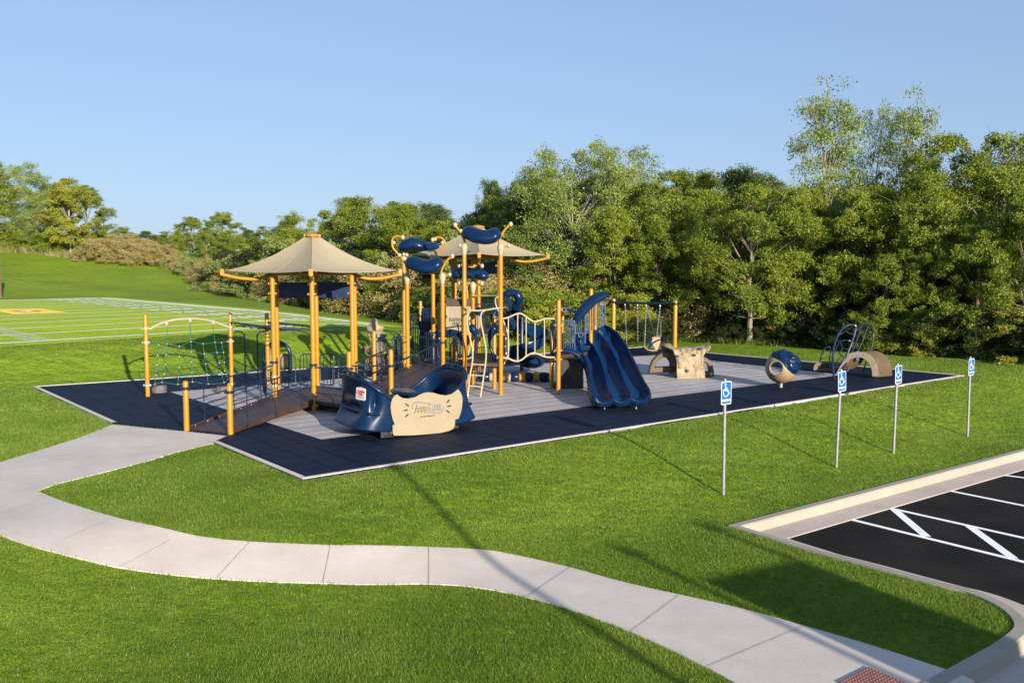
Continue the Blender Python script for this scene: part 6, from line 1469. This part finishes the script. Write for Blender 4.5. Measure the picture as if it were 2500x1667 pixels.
# far brown post at the left border
pb_ = G(-1, 728, 1.0); tbp = empty('timber_post', V((pb_.x, pb_.y, terr(pb_.x, pb_.y))), 'tall thin brown timber post beyond the field at the left border', 'post')
b = MB(); b.box(V((pb_.x, pb_.y, terr(pb_.x, pb_.y)+ZA(pb_, 608)/2-.5)), .30, .30, ZA(pb_, 608)-1+1.2); b.build('shaft', 'timber', tbp, smooth=False, bevel=.02)
b = MB(); b.lathe(V((pb_.x, pb_.y, ZA(pb_, 608)+.1)), [(.2, 0), (.16, .06), (0, .08)], 4); b.build('cap', 'timber', tbp, smooth=False)
# ================================================================ BEHIND THE VIEWER: what throws the long foreground shadows
SH = V((-0.48, 0.877, 0)).normalized(); TE = math.tan(EL)
def lamp(tipx, tipy, h, lb):
    t = HIT(tipx, tipy); base = t-SH*((h+LOW-t.z)/TE); base.z = LOW
    root = empty('lamp_post', base, lb, 'lamp post'); r = .075
    b = MB(); b.lathe(base, [(.18, 0), (.18, .35), (r, .4), (r*.7, h)], 12); b.build('pole', 'galv', root)
    b = MB(); b.box(base+UP*h+V((.05, 0, .04)), .3, .2, .08); b.build('lamp_head', 'black', root, bevel=.02)
lamp(962, 1140, 7.0, 'tall grey lamp post standing behind the viewer to the right')
lamp(1541, 1350, 5.2, 'shorter grey lamp post behind the viewer nearer the car park')
lamp(1743, 1291, 5.6, 'grey lamp post by the car park entrance behind the viewer')
hT = 2.7; tip = HIT(1768, 1364); base = tip-SH*((hT-.10)/TE); base.z = LOW-.17
tk = empty('shadow_caster_van', base, 'white box van added unseen behind the viewer to cast the wide lawn shadow', 'van')  # added van shape, stands in for whatever unseen thing casts the wide shadow
across = V((SH.y, -SH.x, 0)); 
def tbx(nm, o_, along, ac, z, dl_, da, dz, m, bv=.04): b = MB(); b.box(base+SH*along+across*ac+UP*z, dl_, da, dz, SH); return b.build(nm, m, tk, smooth=False, bevel=bv)
tbx('cargo_box', 0, -2.0, 0, 1.65, 3.6, 1.75, 2.1, 'truckwhite'); tbx('cab', 0, .55, 0, 1.1, 1.3, 1.65, 1.4, 'truckwhite', .15); tbx('windscreen', 0, 1.12, 0, 1.45, .2, 1.4, .55, 'black'); tbx('chassis', 0, -1, 0, .5, 4.6, 1.2, .2, 'black')
for al in (-3.0, .6):
    for s in (-1, 1):
        b = MB(); p = base+SH*al+across*(s*.75)+UP*.36; b.lathe(p-across*.11, [(.2, 0), (.36, .02), (.36, .2), (.2, .22)], 20, axis=across); wo = b.build('wheel', 'rubber', tk)
        b = MB(); b.lathe(p-across*.115, [(.19, 0), (.19, .23)], 14, axis=across); b.build('rim', 'galv', wo)
# ================================================================ LIGHT
sh = V((-0.48, 0.877, 0)).normalized()       # where shadows fall
tosun = V((-sh.x*math.cos(EL), -sh.y*math.cos(EL), math.sin(EL)))
sl = bpy.data.lights.new('sun', 'SUN'); sl.energy = 5.0; sl.angle = math.radians(0.5); sl.color = (1.0, 0.90, 0.75)
so = bpy.data.objects.new('sun', sl); COL.objects.link(so); so.rotation_euler = tosun.to_track_quat('Z', 'Y').to_euler(); so.location = (20, -30, 30)
w = bpy.data.worlds.new('World'); SC.world = w; w.use_nodes = True; nt = w.node_tree
sk = nt.nodes.new('ShaderNodeTexSky'); sk.sky_type = 'NISHITA'; sk.sun_disc = False; sk.sun_elevation = EL
sk.sun_rotation = math.atan2(tosun.x, tosun.y); sk.air_density = 1.0; sk.dust_density = 0.6; sk.ozone_density = 1.6
bg = nt.nodes['Background']; bg.inputs['Strength'].default_value = 0.088
gm = nt.nodes.new('ShaderNodeGamma'); gm.inputs['Gamma'].default_value = 0.42
tn = nt.nodes.new('ShaderNodeMixRGB'); tn.blend_type = 'MULTIPLY'; tn.inputs['Fac'].default_value = 1; tn.inputs['Color2'].default_value = (1.47, 1.84, 2.52, 1)
nt.links.new(sk.outputs['Color'], gm.inputs['Color']); nt.links.new(gm.outputs['Color'], tn.inputs['Color1']); nt.links.new(tn.outputs['Color'], bg.inputs['Color'])
SC.view_settings.view_transform = 'Standard'; SC.view_settings.look = 'None'; SC.view_settings.exposure = 0.95; SC.view_settings.gamma = 1
SC.cycles.use_denoising = True
